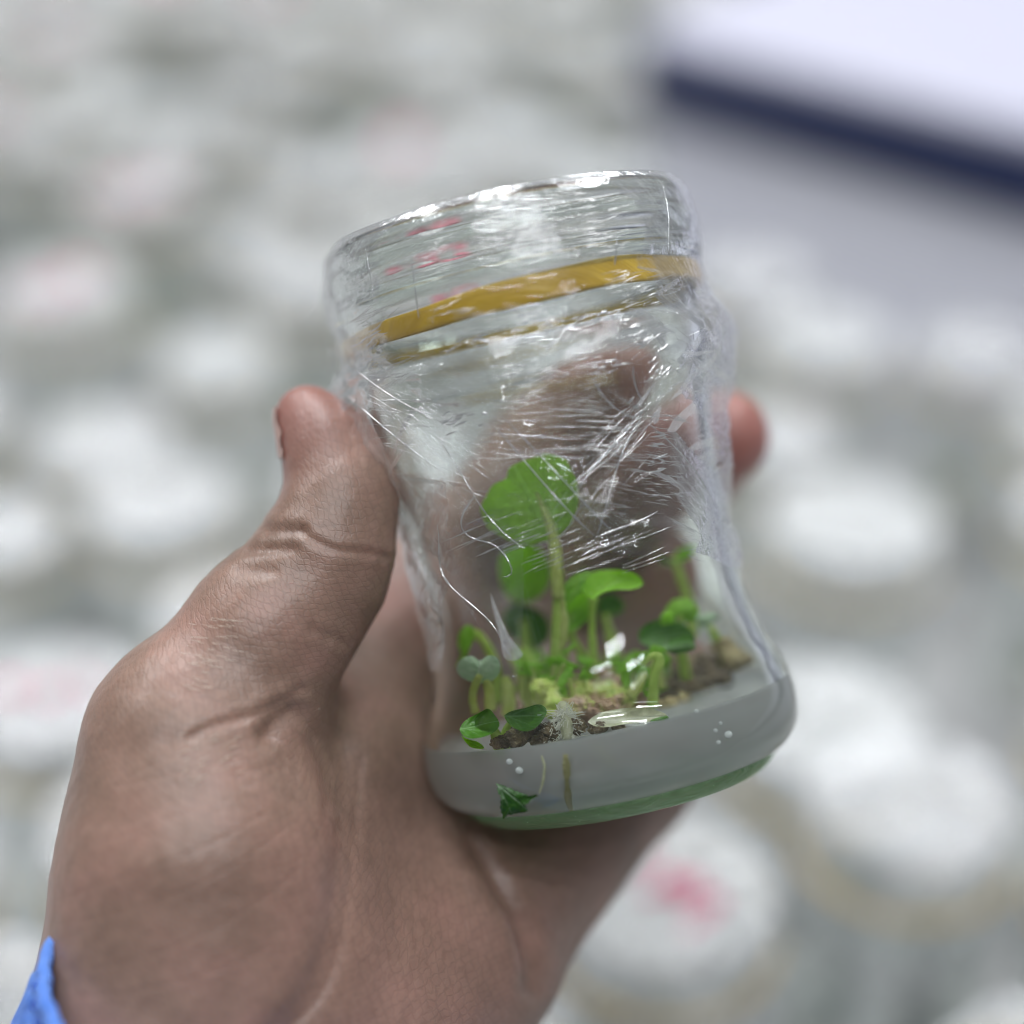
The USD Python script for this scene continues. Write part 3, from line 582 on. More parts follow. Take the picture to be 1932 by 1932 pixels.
def on_film(px, py, lift=.00025):
    z = .028
    for _ in range(6):
        q = jp(px, py, z)
        r0 = film_r(np.array([math.atan2(q[0], max(z, 1e-3))]), np.array([q[1]]))[0] + lift
        z = math.sqrt(max(r0 * r0 - q[0] ** 2, 1e-6))
    return jp(px, py, z)
def crease_path(pts, rad, n=None):
    p = np.asarray(pts, float)
    L = np.linalg.norm(np.diff(p, axis=0), axis=1).sum()
    n = n or max(4, int(L / 9))
    q = spline(p, n) if len(p) > 2 else p[0] + (p[-1] - p[0]) * np.linspace(0, 1, n)[:, None]
    J = np.array([on_film(*a) for a in q])
    rr = rad * np.interp(np.linspace(0, 1, n), [0, .15, .85, 1], [.3, 1, 1, .3]) * rng.uniform(.6, 1.3, n)
    v, f = tube(J, rr, 5, n, flat=.6)
    return JW(v), f
main = [[(606, 650), (660, 690), (720, 735), (790, 775)], [(655, 745), (735, 815), (838, 893)], [(950, 788), (1020, 860), (1090, 935), (1154, 1002)], [(930, 800), (990, 870), (1060, 950), (1125, 1014)],
        [(1125, 1014), (1154, 1002), (1200, 985), (1240, 965)], [(1125, 1014), (1150, 930), (1185, 830), (1210, 790)], [(1088, 925), (1130, 870), (1180, 815), (1225, 760)], [(1075, 915), (1150, 850), (1200, 790)],
        [(830, 830), (868, 890), (895, 935)], [(895, 935), (876, 965), (870, 990), (882, 1010), (925, 1025), (960, 1060), (966, 1080), (948, 1088)], [(895, 935), (930, 985), (990, 1035)], [(825, 990), (828, 1040), (836, 1085), (870, 1125), (930, 1180), (948, 1215)],
        [(1225, 800), (1270, 840), (1320, 900), (1350, 960)], [(948, 1215), (965, 1240)], [(640, 640), (625, 690), (640, 740)], [(1195, 690), (1200, 730), (1215, 760)],
        [(1120, 715), (1150, 760), (1200, 790)], [(775, 480), (785, 560), (790, 600)], [(690, 470), (705, 560)], [(1165, 440), (1160, 500)], [(1250, 350), (1262, 420), (1258, 480)]]
cr = [crease_path(m, .00012) for m in main]
# fine stretch marks, in bundles
bund = [((1060, 810), (150, 4), 60, (140, 60), (.0, .04)), ((1180, 905), (90, 12), 46, (60, 70), (.0, .06)), ((1120, 1035), (130, -50), 34, (110, 34), (0, .03)), ((950, 1005), (140, -58), 22, (90, 36), (0, .03)),
        ((1165, 840), (130, -142), 22, (52, 34), (0, .03)), ((1255, 860), (60, 8), 56, (34, 90), (0, .09)), ((1215, 640), (60, -18), 24, (40, 34), (0, .15)), ((740, 700), (70, -26), 34, (55, 34), (0, .2)),
        ((970, 625), (110, -24), 70, (130, 42), (0, .06)), ((1040, 400), (150, -32), 40, (150, 30), (0, .04)), ((1080, 460), (110, -26), 50, (110, 34), (0, .08)), ((880, 480), (150, -56), 44, (130, 44), (0, .04)),
        ((790, 790), (90, 30), 40, (80, 60), (0, .25)), ((1040, 720), (120, -34), 30, (100, 40), (0, .12)), ((860, 880), (80, 34), 26, (60, 60), (0, .25)), ((1220, 545), (90, -28), 40, (70, 34), (0, .05)),
        ((700, 565), (80, -40), 30, (44, 40), (0, .12)), ((1290, 650), (40, 26), 26, (34, 60), (0, .5)), ((1100, 960), (70, -80), 14, (60, 40), (0, .1)), ((1300, 980), (40, 10), 26, (26, 80), (0, .2))]
fine = []
glint = [((1020, 610), 60, 20, -.2), ((940, 640), 60, 14, -.25), ((1210, 640), 26, 22, -.4), ((1195, 790), 26, 34, -.7), ((1130, 690), 30, 14, -.2), ((730, 710), 40, 14, -.3), ((1060, 470), 40, 14, -.35), ((1090, 440), 60, 10, -.25), ((790, 770), 40, 20, .4),
         ((1000, 375), 80, 8, -.12), ((940, 450), 70, 10, -.3), ((1240, 850), 12, 60, -.1), ((870, 790), 40, 14, -.3), ((1010, 700), 60, 10, -.25), ((700, 640), 30, 30, -.4), ((1250, 700), 24, 50, -.8), ((1150, 590), 50, 12, -.3)]
for (cx, cy), wx, wy, ang in glint:
    for i in range(16):
        x, y = cx + rng.normal(0, wx * .6), cy + rng.normal(0, wy * .6)
        a = ang + rng.normal(0, .15); L = rng.uniform(8, 34)
        fine.append(crease_path([(x - math.cos(a) * L / 2, y - math.sin(a) * L / 2), (x + rng.normal(0, 1), y + rng.normal(0, 1.5)), (x + math.cos(a) * L / 2, y + math.sin(a) * L / 2)], rng.uniform(.00006, .00020)))
for (cx, cy), (dx, dy), n, (wx, wy), (_, ja) in bund:
    for i in range(n):
        x, y = cx + rng.uniform(-wx, wx), cy + rng.uniform(-wy, wy)
        a = math.atan2(dy, dx) + rng.normal(0, ja + .02); L = math.hypot(dx, dy) * rng.uniform(.2, .8)
        b = rng.normal(0, 1.2)
        pts = [(x - math.cos(a) * L / 2, y - math.sin(a) * L / 2), (x, y + b), (x + math.cos(a) * L / 2, y + math.sin(a) * L / 2)]
        try: fine.append(crease_path(pts, rng.uniform(.000025, .00006)))
        except Exception: pass
obj('fold_crease', cat_meshes(cr), CREASE, film)
obj('stretch_mark', cat_meshes(fine), CREASE, film, kind='stuff')
# folded hanging corner, white where several layers lie together
MILK = filmmat('film_folded', 1.5, .28, (1, 1, 1), 200, gl=.15)
cor = [(926, 1118), (938, 1150), (955, 1190), (972, 1218), (986, 1236), (970, 1246), (954, 1243), (946, 1218), (936, 1172)]
H = leaf(cor, .0305, gx=.3, gy=.2, cup=-.001, bumps=.0004, seed=44, th=.0003)
obj('folded_corner', H, MILK, film, label='whitish folded corner of the film hanging down at the left')
# ink marks on the disc, and rubber band
def ink(pts, w):
    p = spline(np.array(pts, float), 24)
    v, f = tube(np.c_[p[:, 0], np.full(24, .0490), p[:, 1]], [w] * 24, 6, 24, flat=.12)
    return JW(v), f
inkm = [ink([(-.0245, .004), (-.021, .008), (-.019, .003), (-.022, -.001)], .0009), ink([(-.018, .000), (-.015, .006), (-.0125, .0), (-.016, -.005)], .0010), ink([(-.012, -.003), (-.009, -.008), (-.007, -.004), (-.009, .001)], .0009)]
obj('ink_mark', cat_meshes(inkm), INK, film, label='smeared red pen marks on the film over the mouth')
BA = 360
pa = np.arange(BA) * 2 * np.pi / BA
def bandmesh(yc, hw, r0, th, twist):
    ks = 14
    v = []
    for a in pa:
        y0 = yc(a); w = hw(a); tw = twist(a)
        for kk in range(ks):
            g = kk * 2 * np.pi / ks
            e = np.array([np.sign(np.cos(g)) * abs(np.cos(g)) ** .5 * th, np.sign(np.sin(g)) * abs(np.sin(g)) ** .6 * w])
            e = np.array([e[0] * math.cos(tw) - e[1] * math.sin(tw), e[0] * math.sin(tw) + e[1] * math.cos(tw)])
            r = r0 + e[0]
            v.append([r * math.sin(a), y0 + e[1] + .00012 * math.sin(a * 9 + kk), r * math.cos(a)])
    v = np.array(v)
    i, j = np.meshgrid(np.arange(BA), np.arange(ks), indexing='ij')
    A = (i * ks + j).ravel(); B = (i * ks + (j + 1) % ks).ravel(); D = (((i + 1) % BA) * ks + j).ravel(); E = (((i + 1) % BA) * ks + (j + 1) % ks).ravel()
    f = np.vstack([np.stack([A, D, E], 1), np.stack([A, E, B], 1)])
    t = trimesh.Trimesh(JW(v), f, process=False); t.fix_normals()
    return t.vertices, t.faces
rb = thing('rubber_band', 'wide yellow rubber band pulled tight round the neck of the held jar', 'rubber band', JW(np.array([0, BY, 0])))
obj('band_loop', bandmesh(band_c, lambda a: .0019 + .0004 * math.sin(2 * a + 1), .0303, .0006, lambda a: .12 * math.sin(2 * a)), RUBBER, rb)
def arcband(a0, a1, y0, y1, r0, w):
    n = 60
    a = np.linspace(a0, a1, n); y = np.linspace(y0, y1, n) + .0004 * np.sin(np.linspace(0, 5, n))
    q = np.c_[r0 * np.sin(a), y, r0 * np.cos(a)]
    v, f = tube(q, w * np.interp(np.linspace(0, 1, n), [0, .1, .9, 1], [.2, 1, 1, .2]), 8, n, flat=1)
    return JW(v), f
obj('band_strand', arcband(math.radians(-150), math.radians(-215), .0215, .0200, .0300, .0005), RUBBER, rb)

# ------------------------------------------------------------------ the hand
def seg(px0, py0, z0, r0, px1, py1, z1, r1): return (P(px0, py0, z0), P(px1, py1, z1), r0, r1)
palm = [seg(330, 2350, .005, .024, 345, 1950, .020, .0218), seg(345, 1950, .020, .0218, 382, 1620, .019, .0200), seg(382, 1620, .019, .0200, 366, 1405, .016, .0150),
        seg(560, 2350, .0, .024, 650, 2000, .008, .0200), seg(650, 2000, .008, .0200, 812, 1807, -.006, .0180), seg(812, 1807, -.006, .0180, 1178, 1442, -.036, .0142),
        seg(545, 1950, .014, .0200, 700, 1520, -.015, .0160), seg(700, 1520, -.015, .0160, 950, 1290, -.040, .0130), seg(470, 1800, .016, .0205, 560, 1500, -.003, .0150), seg(560, 1500, -.003, .0150, 790, 1210, -.038, .0125),
        seg(560, 1480, .000, .0120, 745, 1180, -.037, .0110), seg(700, 1900, .002, .019, 1080, 1370, -.040, .0130)]
thumb = [seg(382, 1560, .018, .0175, 366, 1398, .016, .0152), seg(366, 1398, .016, .0152, 495, 1195, .014, .0118), seg(495, 1195, .014, .0118, 628, 1014, .012, .0094), seg(462, 1305, .014, .0116, 614, 1098, .012, .0098), seg(560, 1012, .010, .0042, 585, 1020, .011, .0060),
         seg(628, 1014, .012, .0094, 648, 930, .010, .0084), seg(648, 930, .010, .0084, 618, 842, .007, .0071), seg(618, 842, .007, .0071, 580, 786, .005, .0054)]
fingers = [[seg(760, 1130, -.043, .0120, 1010, 880, -.050, .0106), seg(1010, 880, -.050, .0106, 1120, 765, -.049, .0098), seg(1120, 765, -.049, .0098, 1192, 698, -.044, .0082)],
           [seg(920, 1240, -.047, .0118, 1130, 985, -.052, .0106), seg(1130, 985, -.052, .0106, 1300, 872, -.042, .0098), seg(1300, 872, -.042, .0098, 1364, 824, -.031, .0088)],
           [seg(1065, 1345, -.046, .0110, 1215, 1190, -.051, .0096), seg(1215, 1190, -.051, .0096, 1290, 1070, -.045, .0080)],
           [seg(1185, 1450, -.040, .0105, 1265, 1340, -.046, .0086), seg(1265, 1340, -.046, .0086, 1310, 1255, -.041, .0072)]]
def smin(a, b, k):
    h = np.maximum(k - np.abs(a - b), 0) / k
    return np.minimum(a, b) - h * h * k * .25
RES = .0009
lo = np.array([-.094, -.115, -.072]); hi = np.array([.055, .033, .058])
dims = np.ceil((hi - lo) / RES).astype(int) + 1
gx, gy, gz = (lo[i] + np.arange(dims[i]) * RES for i in range(3))
G = [gx[:, None, None].astype(np.float32), gy[None, :, None].astype(np.float32), gz[None, None, :].astype(np.float32)]
def dseg(s):
    a, b, ra, rb_ = s
    ab = (b - a); L2 = float(ab @ ab)
    t = sum((G[i] - np.float32(a[i])) * np.float32(ab[i] / L2) for i in range(3))
    t = np.clip(t, 0, 1)
    d2 = sum((G[i] - np.float32(a[i]) - t * np.float32(ab[i])) ** 2 for i in range(3))
    return np.sqrt(d2) - (np.float32(ra) + t * np.float32(rb_ - ra))
def chain(segs, k):
    d = None
    for s in segs:
        e = dseg(s); d = e if d is None else smin(d, e, np.float32(k))
    return d
D = chain(palm, .012)
D = smin(D, chain(thumb, .004), np.float32(.008))
fd = None
for c in fingers:
    e = chain(c, .004); fd = e if fd is None else np.minimum(fd, e)
D = smin(D, fd, np.float32(.007))
def surface_nets(D, lo, res):
    S = D < 0
    nx, ny, nz = D.shape
    corners = [(a, b, c) for a in (0, 1) for b in (0, 1) for c in (0, 1)]
    sub = lambda A, o: A[o[0]:nx - 1 + o[0], o[1]:ny - 1 + o[1], o[2]:nz - 1 + o[2]]
    cnt_ = sum(sub(S, o).astype(np.int8) for o in corners)
    act = (cnt_ > 0) & (cnt_ < 8)
    idx = np.argwhere(act)
    ids = np.full(act.shape, -1, np.int64); ids[act] = np.arange(len(idx))
    acc = np.zeros((len(idx), 3)); w = np.zeros(len(idx))
    for o in corners:
        for ax in range(3):
            if o[ax]: continue
            p2 = list(o); p2[ax] = 1
            d0 = D[idx[:, 0] + o[0], idx[:, 1] + o[1], idx[:, 2] + o[2]]; d1 = D[idx[:, 0] + p2[0], idx[:, 1] + p2[1], idx[:, 2] + p2[2]]
            m = (d0 < 0) != (d1 < 0)
            t_ = np.where(m, d0 / np.where(m, d0 - d1, 1), 0)
            pt = np.tile(np.array(o, float), (len(idx), 1)); pt[:, ax] += t_
            acc[m] += pt[m]; w[m] += 1
    V = lo + (idx + acc / w[:, None]) * res
    F = []
    for ax in range(3):
        b, c = (ax + 1) % 3, (ax + 2) % 3
        sl0 = [slice(None)] * 3; sl1 = [slice(None)] * 3; sl0[ax] = slice(0, -1); sl1[ax] = slice(1, None)
        e = np.argwhere(S[tuple(sl0)] != S[tuple(sl1)])
        e = e[(e[:, b] > 0) & (e[:, c] > 0) & (e[:, b] < D.shape[b] - 1) & (e[:, c] < D.shape[c] - 1)]
        q = []
        for db, dc in ((-1, -1), (0, -1), (0, 0), (-1, 0)):
            k2 = e.copy(); k2[:, b] += db; k2[:, c] += dc
            q.append(ids[k2[:, 0], k2[:, 1], k2[:, 2]])
        q = np.stack(q, 1)
        flip = ~S[e[:, 0], e[:, 1], e[:, 2]]
        q[flip] = q[flip][:, ::-1]
        F.append(q)
    F = np.vstack(F); F = F[(F >= 0).all(1)]
    return V, np.vstack([F[:, [0, 1, 2]], F[:, [0, 2, 3]]])
hv, hf = surface_nets(D, lo, RES)
ht = trimesh.Trimesh(hv, hf, process=False)
trimesh.smoothing.filter_taubin(ht, iterations=8)
ht = ht.subdivide()
hv = np.array(ht.vertices); hn = np.array(ht.vertex_normals)
pxy = toPX(hv)
def poly_dist(q, pts):
    p = spline(np.array(pts, float), 40) if len(pts) > 2 else np.array(pts, float)
    best = np.full(len(q), 1e9)
    for a, b in zip(p[:-1], p[1:]):
        ab = b - a; t_ = np.clip(((q - a) @ ab) / (ab @ ab), 0, 1)
        best = np.minimum(best, np.linalg.norm(q - a - t_[:, None] * ab, axis=1))
    return best
front = hn[:, 2] > -.35
folds = [([(505, 999), (540, 1001), (566, 1000)], 9, .0008), ([(470, 1040), (510, 1036), (552, 1035)], 8, .0006), ([(452, 1076), (485, 1076), (515, 1080)], 8, .0004), ([(572, 1002), (600, 1025), (660, 1040), (732, 1052)], 6, .0005),
         ([(590, 1190), (615, 1198), (645, 1212)], 8, .0003), ([(360, 1392), (400, 1372), (450, 1358), (507, 1335), (565, 1300)], 8, .0005), ([(505, 1385), (515, 1365), (545, 1342)], 14, .0014), ([(216, 1484), (330, 1462), (445, 1432)], 5, .00035),
         ([(200, 1590), (320, 1545), (430, 1510)], 5, .0003), ([(240, 1470), (300, 1440), (420, 1400)], 5, .0003), ([(680, 1430), (672, 1580), (657, 1718), (622, 1850), (530, 1950)], 6, .00024), ([(640, 1400), (650, 1560), (640, 1700), (600, 1850), (520, 1960)], 24, .0013), ([(780, 1520), (786, 1700), (770, 1940)], 9, .0002),
         ([(885, 1560), (930, 1650), (985, 1750), (1005, 1860)], 14, .0020), ([(150, 1740), (300, 1700), (430, 1640), (540, 1560)], 5, .0003), ([(170, 1830), (320, 1790), (460, 1720), (560, 1640)], 5, .0003), ([(110, 1700), (250, 1650), (400, 1590), (520, 1520)], 5, .0003),
         ([(150, 1880), (350, 1850), (520, 1780)], 5, .0003), ([(560, 1340), (600, 1420), (620, 1520)], 10, .0005)]
disp = np.zeros(len(hv))
for pts, w, dep in folds:
    fineline = dep <= .00035 and pts[0][1] > 1450
    w = w * (.75 if fineline else 1.25); dep = dep * (.25 if fineline else 1)
    d = poly_dist(pxy[front], pts)
    dep = dep * .55
    disp[front] -= dep * np.exp(-(d / w) ** 2) - dep * .35 * np.exp(-((d - 2.2 * w) / (1.3 * w)) ** 2)
disp += .0011 * (fbm(hv * 55 + 3, 3, 2) - .5)
disp += .00025 * (fbm(hv * 350 + 1, 3, 4) - .5)
hv = hv + hn * disp[:, None]
tips = [P(578, 787, .005), P(1364, 824, -.031), P(1190, 690, -.044)]
red = np.zeros(len(hv))
for t_, rr, am in zip(tips, (.017, .022, .016), (.55, .85, .55)):
    red = np.maximum(red, am * np.clip(1.15 - np.linalg.norm(hv - t_, axis=1) / rr, 0, 1))
red = np.maximum(red, .5 * np.clip(1 - np.linalg.norm(hv - P(700, 1170, -.03), axis=1) / .022, 0, 1))
pm = np.exp(-(((pxy[:, 0] - 760) / 330) ** 2 + ((pxy[:, 1] - 1780) / 330) ** 2)) * (hn[:, 2] > 0)
red = np.maximum(red, .14 * pm)
person = thing('person', 'left hand in a blue cuff holding up the film-wrapped jar', 'person', HW(P(480, 1900, .01)))
hp_ = obj('hand', (HW(hv), np.array(ht.faces)), SKIN, person)
pv = UsdGeom.PrimvarsAPI(stage.GetPrimAtPath(hp_)).CreatePrimvar('redness', Sdf.ValueTypeNames.FloatArray, 'vertex')
pv.Set(Vt.FloatArray.FromNumpy(red.astype(np.float32)))
# thumb nail: a plate on the outer side of the thumb tip, standing proud of the skin
hF = np.array(ht.faces)
nd = hn @ (np.array([-.93, .12, -.34]) / np.linalg.norm([-.93, .12, -.34]))
inn = (nd > .62) & (pxy[:, 1] > 768) & (pxy[:, 1] < 866) & (pxy[:, 0] < 640) & (hv[:, 2] < .012)
nfc = hF[inn[hF].all(1)]
uq, iv = np.unique(nfc, return_inverse=True)
nfc = iv.reshape(-1, 3)
outer_n = hv[uq] + hn[uq] * .00045
obj('thumbnail', (HW(np.vstack([outer_n, hv[uq] - hn[uq] * .0003])), np.vstack([nfc, nfc[:, ::-1] + len(uq)])), NAIL, person)
# fine light hairs on the back of the thumb and a stray fibre
from scipy.spatial import cKDTree
sel = np.where(hn[:, 2] > .25)[0]
kd = cKDTree(toPX(hv[sel]))
def on_skin(px, py, lift):
    i = kd.query([px, py], k=6)[1]
    z = hv[sel[i], 2].max()
    return P(px, py, z + lift)
hp, cnt = [], []
for i in range(46):
    x, y = rng.normal(385, 26), rng.uniform(1165, 1300)
    x += (1235 - y) * .25
    L = rng.uniform(8, 26); b = rng.normal(0, 3); lift = rng.uniform(.0002, .0009)
    A0, A1 = on_skin(x, y, .0001), on_skin(x + L, y + 3, .0001 + lift)
    for q in np.linspace(0, 1, 5):
        hp.append(HW(A0 * (1 - q) + A1 * q + np.array([0, b * q * (1 - q) * .0001, lift * .6 * math.sin(q * 3.1)])) - ORIG[person])
    cnt.append(5)
for i in range(40):
    x, y = rng.uniform(330, 450), rng.uniform(1385, 1480)
    L = rng.uniform(6, 18)
    A0, A1 = on_skin(x, y, .0001), on_skin(x + L, y - 5, .0003)
    for q in np.linspace(0, 1, 5):
        hp.append(HW(A0 * (1 - q) + A1 * q) - ORIG[person])
    cnt.append(5)
curves(person + '/fine_hair', hp, cnt, .00005, HAIR, 'stuff')
# cuff
E1 = np.array([-.868, .181, .461]); E1 /= np.linalg.norm(E1)
E2 = np.array([.62, -.50, .62]); E2 -= E1 * (E1 @ E2); E2 /= np.linalg.norm(E2)
AX = np.cross(E1, E2); AX = AX if AX[1] > 0 else -AX
CC = np.array([-.0352, -.0758, .0270])
RC, RB_ = .0365, .94
prof_c = [(-.075, .006), (-.05, .004), (-.03, .0022), (-.018, .0012), (-.010, .0006), (-.0065, .0008), (-.0050, -.0003), (-.0042, -.0004), (-.0030, .0006), (-.0012, .0010), (.0, .0006), (.0003, -.0002), (-.0004, -.0010), (-.003, -.0014), (-.012, -.0014), (-.03, -.001), (-.075, .003)]
pc = smooth_profile(prof_c, 90)
NT = 420
cvv = []
for i in range(NT):
    a = i * 2 * np.pi / NT
    g = .0006 * math.sin(a * 46 + 1.3 * math.sin(a * 7)) + .0005 * math.sin(a * 23 + 2)
    for (l, dr) in pc:
        gg = g * np.interp(l, [-.05, -.01, -.004, 0], [1.6, 1.1, .55, .25])
        r = RC + dr + gg
        cvv.append(CC + AX * (l + .0006 * math.sin(a * 5)) + r * (math.cos(a) * E1 + RB_ * math.sin(a) * E2))
ct = trimesh.Trimesh(HW(np.array(cvv)), quads(NT, len(pc), True), process=False)
sleeve = obj('sleeve', ct, CLOTH, person, label='bright blue gathered sleeve cuff')
st = []
for i in range(150):
    a0 = i * 2 * np.pi / 150; a1 = a0 + 2 * np.pi / 150 * .7
    pts = [CC + AX * (-.0048 + .0006 * math.sin(a * 5)) + (RC + .0002 + .0006 * math.sin(a * 46 + 1.3 * math.sin(a * 7)) * .7) * (math.cos(a) * E1 + RB_ * math.sin(a) * E2) for a in np.linspace(a0, a1, 4)]
    v, f = tube(np.array(pts), .00028, 5, 4); st.append((HW(v), f))
ORIG[sleeve] = ORIG[person]
obj('stitching', cat_meshes(st), THREAD, sleeve)

# ------------------------------------------------------------------ the bench full of jars behind
S_OUT = smooth_profile(OUTER, 34)
def b_jar(film_m, mark, seed, plant):
    """One jar of culture with all its parts, standing at the origin, z up."""
    r = np.random.default_rng(seed)
    root = '/World/Kinds'
    if not stage.GetPrimAtPath(root): stage.CreateClassPrim(root)
    path = root + '/jar_kind_%03d' % seed
    UsdGeom.Xform.Define(stage, path)
    ORIG[path] = np.zeros(3)
    Z = lambda v: np.stack([v[:, 0], -v[:, 2], v[:, 1] + .0505], -1)
    v, f = revolve(S_OUT, 40)
    obj('glass_wall', (Z(v), f), BGLASS, path)
    v, f = revolve([(-.0495, 0), (-.0495, .025), (-.044, .030), (-.036, .030), (-.035, .028), (-.035, 0)], 32)
    obj('agar', (Z(v), f), BAGAR, path)
    # film cap: skirt with pleats and a wavy top
    n = 64; a = np.arange(n) * 2 * np.pi / n
    rows = [(.004 - .008 * r.random(), .031), (.016, .0335), (.025, .0325), (.0335, .0305), (.042, .0312), (.050, .0305), (.0517, .028), (.0516, .02), (.0514, .01), (.0513, .0004)]
    vv_ = []
    for (y, rr) in rows:
        am = .0016 if y < .03 else .0004
        rad = rr + am * np.sin(a * 11 + 3 * np.sin(a * 2 + seed)) + am * r.normal(0, .5, n) if rr > .001 else np.full(n, rr)
        yy = y + (r.normal(0, .0005, n) if y > .05 else r.normal(0, .0012, n) * (y < .01))
        vv_.append(np.stack([rad * np.sin(a), yy + 0 * a, rad * np.cos(a)], -1))
    v = np.stack(vv_, 1).reshape(-1, 3)
    obj('film_cover', (Z(v), quads(n, len(rows), True)[:, ::-1]), film_m, path)
    a = np.linspace(0, 2 * np.pi, 49)[:-1]
    q = np.stack([.0315 * np.sin(a), .0335 + 0 * a, .0315 * np.cos(a)], -1)
    ms = []
    ks = 8
    vb = []
    for i in range(48):
        for kk in range(ks):
            g = kk * 2 * np.pi / ks
            rr = .0312 + .0008 * math.cos(g); vb.append([rr * math.sin(a[i]), .0335 + .0014 * math.sin(g), rr * math.cos(a[i])])
    i, j = np.meshgrid(np.arange(48), np.arange(ks), indexing='ij')
    A = (i * ks + j).ravel(); B = (i * ks + (j + 1) % ks).ravel(); Dd = (((i + 1) % 48) * ks + j).ravel(); Ee = (((i + 1) % 48) * ks + (j + 1) % ks).ravel()
    obj('rubber_band', (Z(np.array(vb)), np.vstack([np.stack([A, Dd, Ee], 1), np.stack([A, Ee, B], 1)])), BBAND, path)
    if plant:
        ms = []
        for q in range(14):
            c0 = np.array([r.uniform(-.018, .018), r.uniform(-.034, -.01), r.uniform(-.018, .018)])
            s = trimesh.creation.icosphere(1, 1.0)
            d = s.vertices * np.array([.005, .0015, .004]) @ trimesh.transformations.random_rotation_matrix(r.random(3))[:3, :3]
            ms.append((c0 + d, s.faces))
        v, f = cat_meshes(ms)
        obj('plant_growth', (Z(v), f), BPLANT, path, kind='stuff')
    if mark:
        ms = []
        for q in range(3):
            c0 = np.array([-.014 + .013 * q, 0])
            pts = np.array([c0 + r.uniform(-.008, .008, 2) * [.6, 1] for _ in range(4)])
            p_ = spline(pts, 16)
            v, f = tube(np.c_[p_[:, 0], np.full(16, .0522), p_[:, 1]], [.0016] * 16, 6, 16, flat=.3); ms.append((v, f))
        v, f = cat_meshes(ms)
        obj('ink_mark', (Z(v), f), PINK, path)
    return path
kinds = [b_jar(BFILM, False, 1, True), b_jar(BFILM2, False, 2, True), b_jar(BFILM, False, 3, True), b_jar(BFILM2, True, 4, True), b_jar(BFILM2, False, 5, False), b_jar(BFILM, True, 6, True)]
def ray(px, py, z):                              # photograph position -> world point at height z
    d = FWD + RIGHT * (px - 966) / FPX - UP * (py - 966) / FPX
    return C + d * ((z - C[2]) / d[2])
TOPZ = .102
spots = []
named = [(1610, 985, 1, 'white-topped blurred jar right of the fingertip behind the held jar'), (1255, 1665, 3, 'blurred jar with a pink pen mark just below the base of the held jar'),
         (250, 880, 3, 'blurred jar with a pink smear at the left edge above the thumb'), (1560, 1335, 4, 'bright white blurred jar touching the lower right edge of the held jar'), (1720, 1500, 2, 'grey blurred jar in the lower right corner area'),
         (250, 350, 5, 'far blurred jar with a faint pink mark at the upper left')]
named[2] = (110, 525, 3, 'blurred jar with a pink smear near the left edge of the picture')
for px, py, kd_, lab in named:
    w = ray(px, py, TOPZ); spots.append((w[0], w[1], kd_, lab))
pitch = .066
r = np.random.default_rng(5)
cand = []
for iy in range(-3, 27):
    for ix in range(-16, 17):
        x = (ix + (iy % 2) * .5) * pitch + r.normal(0, .007); y = .17 + iy * pitch * .92 + r.normal(0, .007)
        h = np.array([x, y, TOPZ]) - C
        dz = h @ FWD
        if dz < .12: continue
        sx, sy = 966 + (h @ RIGHT) / dz * FPX, 966 - (h @ UP) / dz * FPX
        if -330 < sx < 2260 and -260 < sy < 2400: cand.append((x, y, sx, sy))
BA_, BB_ = ray(1165, 82, .150), ray(1990, 292, .150)
bd = (BB_ - BA_)[:2]; bd /= np.linalg.norm(bd); bn = np.array([-bd[1], bd[0]]); bn = bn if bn[1] > 0 else -bn
def in_box(x, y):
    q = np.array([x, y]) - BA_[:2]
    return q @ bd > -.04 and q @ bn > -.034
for x, y, sx, sy in cand:
    if in_box(x, y) or any((x - a) ** 2 + (y - b) ** 2 < (.058) ** 2 for a, b, *_ in spots): continue
    kd_ = int(r.choice([0, 1, 2, 3, 4, 5], p=[.30, .19, .22, .07, .12, .10] if sx < 900 else [.33, .22, .26, .03, .12, .04]))
    spots.append((x, y, kd_, (sx, sy)))
DESC = ['clear-topped', 'milky-topped', 'clear-topped', 'pink-marked', 'milky-topped', 'pink-marked']
MARKS = [('thumb tip', 580, 770), ('thumb knuckle', 520, 1010), ("thumb's base joint", 200, 1300), ('blue cuff', 40, 1850), ('red fingertip', 1440, 830), ("held jar's right corner", 1500, 1400), ("white box's corner", 1200, 130), ('navy box rim', 1700, 280),
         ("held jar's mouth", 950, 380), ("picture's top left corner", 0, 0), ("picture's bottom right corner", 1932, 1932), ("wrist's left edge", 110, 1600), ("palm's right edge", 1150, 1730), ("picture's right edge", 1932, 1000), ("picture's left edge", 0, 900)]
def side(dx, dy):
    h = '' if abs(dx) < .4 * abs(dy) else 'left' if dx < 0 else 'right'
    v_ = '' if abs(dy) < .4 * abs(dx) else 'above' if dy < 0 else 'below'
    return (v_ + (' and to the ' if v_ and h else '') + h) if v_ else 'to the ' + h
def where(x, y):
    h = np.array([x, y, TOPZ]) - C
    dz = h @ FWD
    return 966 + (h @ RIGHT) / dz * FPX, 966 - (h @ UP) / dz * FPX
taken = {}
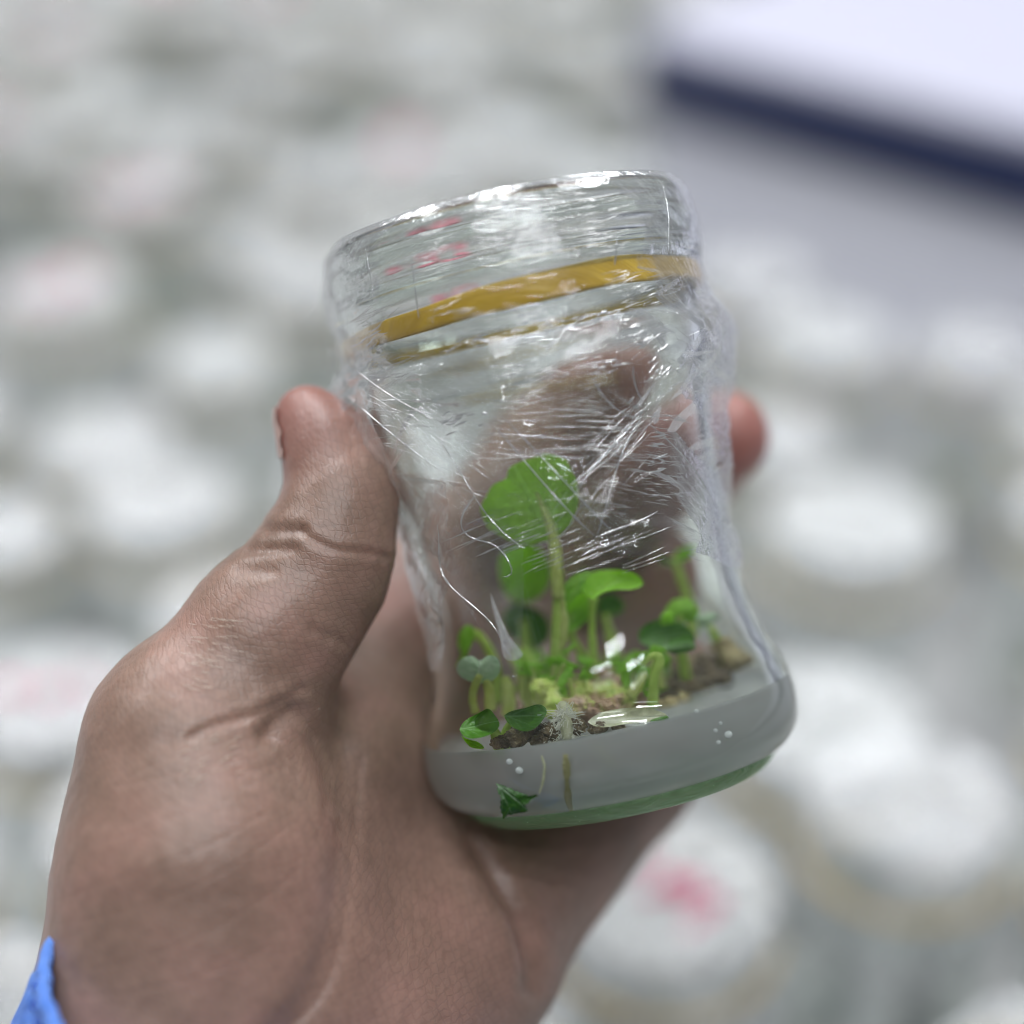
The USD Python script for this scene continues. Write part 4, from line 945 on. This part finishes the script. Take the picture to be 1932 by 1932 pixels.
for i, (x, y, kd_, lab) in enumerate(spots):
    if isinstance(lab, str): continue
    sx, sy = lab
    m = sorted(MARKS, key=lambda q: math.hypot(q[1] - sx, q[2] - sy))[0]
    d = math.hypot(m[1] - sx, m[2] - sy)
    far_ = 'just' if d < 190 else 'some way' if d < 380 else 'well'
    of = ' of' if side(sx - m[1], sy - m[2]).startswith('to the') or ' to the ' in side(sx - m[1], sy - m[2]) else ''
    taken.setdefault('blurred %s jar %s %s%s the %s' % (DESC[kd_], far_, side(sx - m[1], sy - m[2]), of, m[0]), []).append(i)
LABEL = {}
for text, ids_ in taken.items():
    for i in ids_: LABEL[i] = (text, None if len(ids_) == 1 else text.replace('blurred ', '').replace(' jar ', ' culture jars '))
for i, (x, y, kd_, lab) in enumerate(spots):
    grp = None
    if not isinstance(lab, str): lab, grp = LABEL[i]
    path = numbered('/World/culture_jar')
    x_ = UsdGeom.Xform.Define(stage, path)
    x_.AddTranslateOp().Set(Gf.Vec3d(x, y, .0)); x_.AddRotateZOp().Set(float(r.uniform(0, 360)))
    sc_ = 1.0 if i < len(named) else float(r.uniform(.80, .96)); x_.AddScaleOp().Set(Gf.Vec3f(sc_, sc_, sc_ * float(r.uniform(.94, 1.06))))
    x_.GetPrim().GetReferences().AddInternalReference(kinds[kd_]); x_.GetPrim().SetInstanceable(True)
    setd(x_.GetPrim(), lab, 'jar', grp)

# ------------------------------------------------------------------ white box with a navy rim, at the back right
bx = thing('storage_box', 'blurred white box with a navy blue rim behind the jars at the upper right', 'box', (*(BA_[:2]), 0))
W_, D_ = 1.3, .9
def slab(z0, z1, off, name, m, rnd=.03):
    from shapely.geometry import box as sbox
    g = sbox(0, 0, W_, D_).buffer(off).buffer(-rnd).buffer(rnd, 8)
    t = trimesh.creation.extrude_polygon(g, z1 - z0)
    v = t.vertices
    w = np.c_[BA_[0] + v[:, 0] * bd[0] + v[:, 1] * bn[0], BA_[1] + v[:, 0] * bd[1] + v[:, 1] * bn[1], v[:, 2] + z0]
    t2 = trimesh.Trimesh(w, t.faces, process=False); t2.fix_normals()
    obj(name, t2, m, bx, smooth=30)
slab(.001, .116, -.006, 'box_body', plain('lavender_plastic', (.84, .84, .93), .4))
slab(.1165, .150, 0, 'rim', NAVY)
slab(.1505, .158, -.004, 'lid', WHITE)
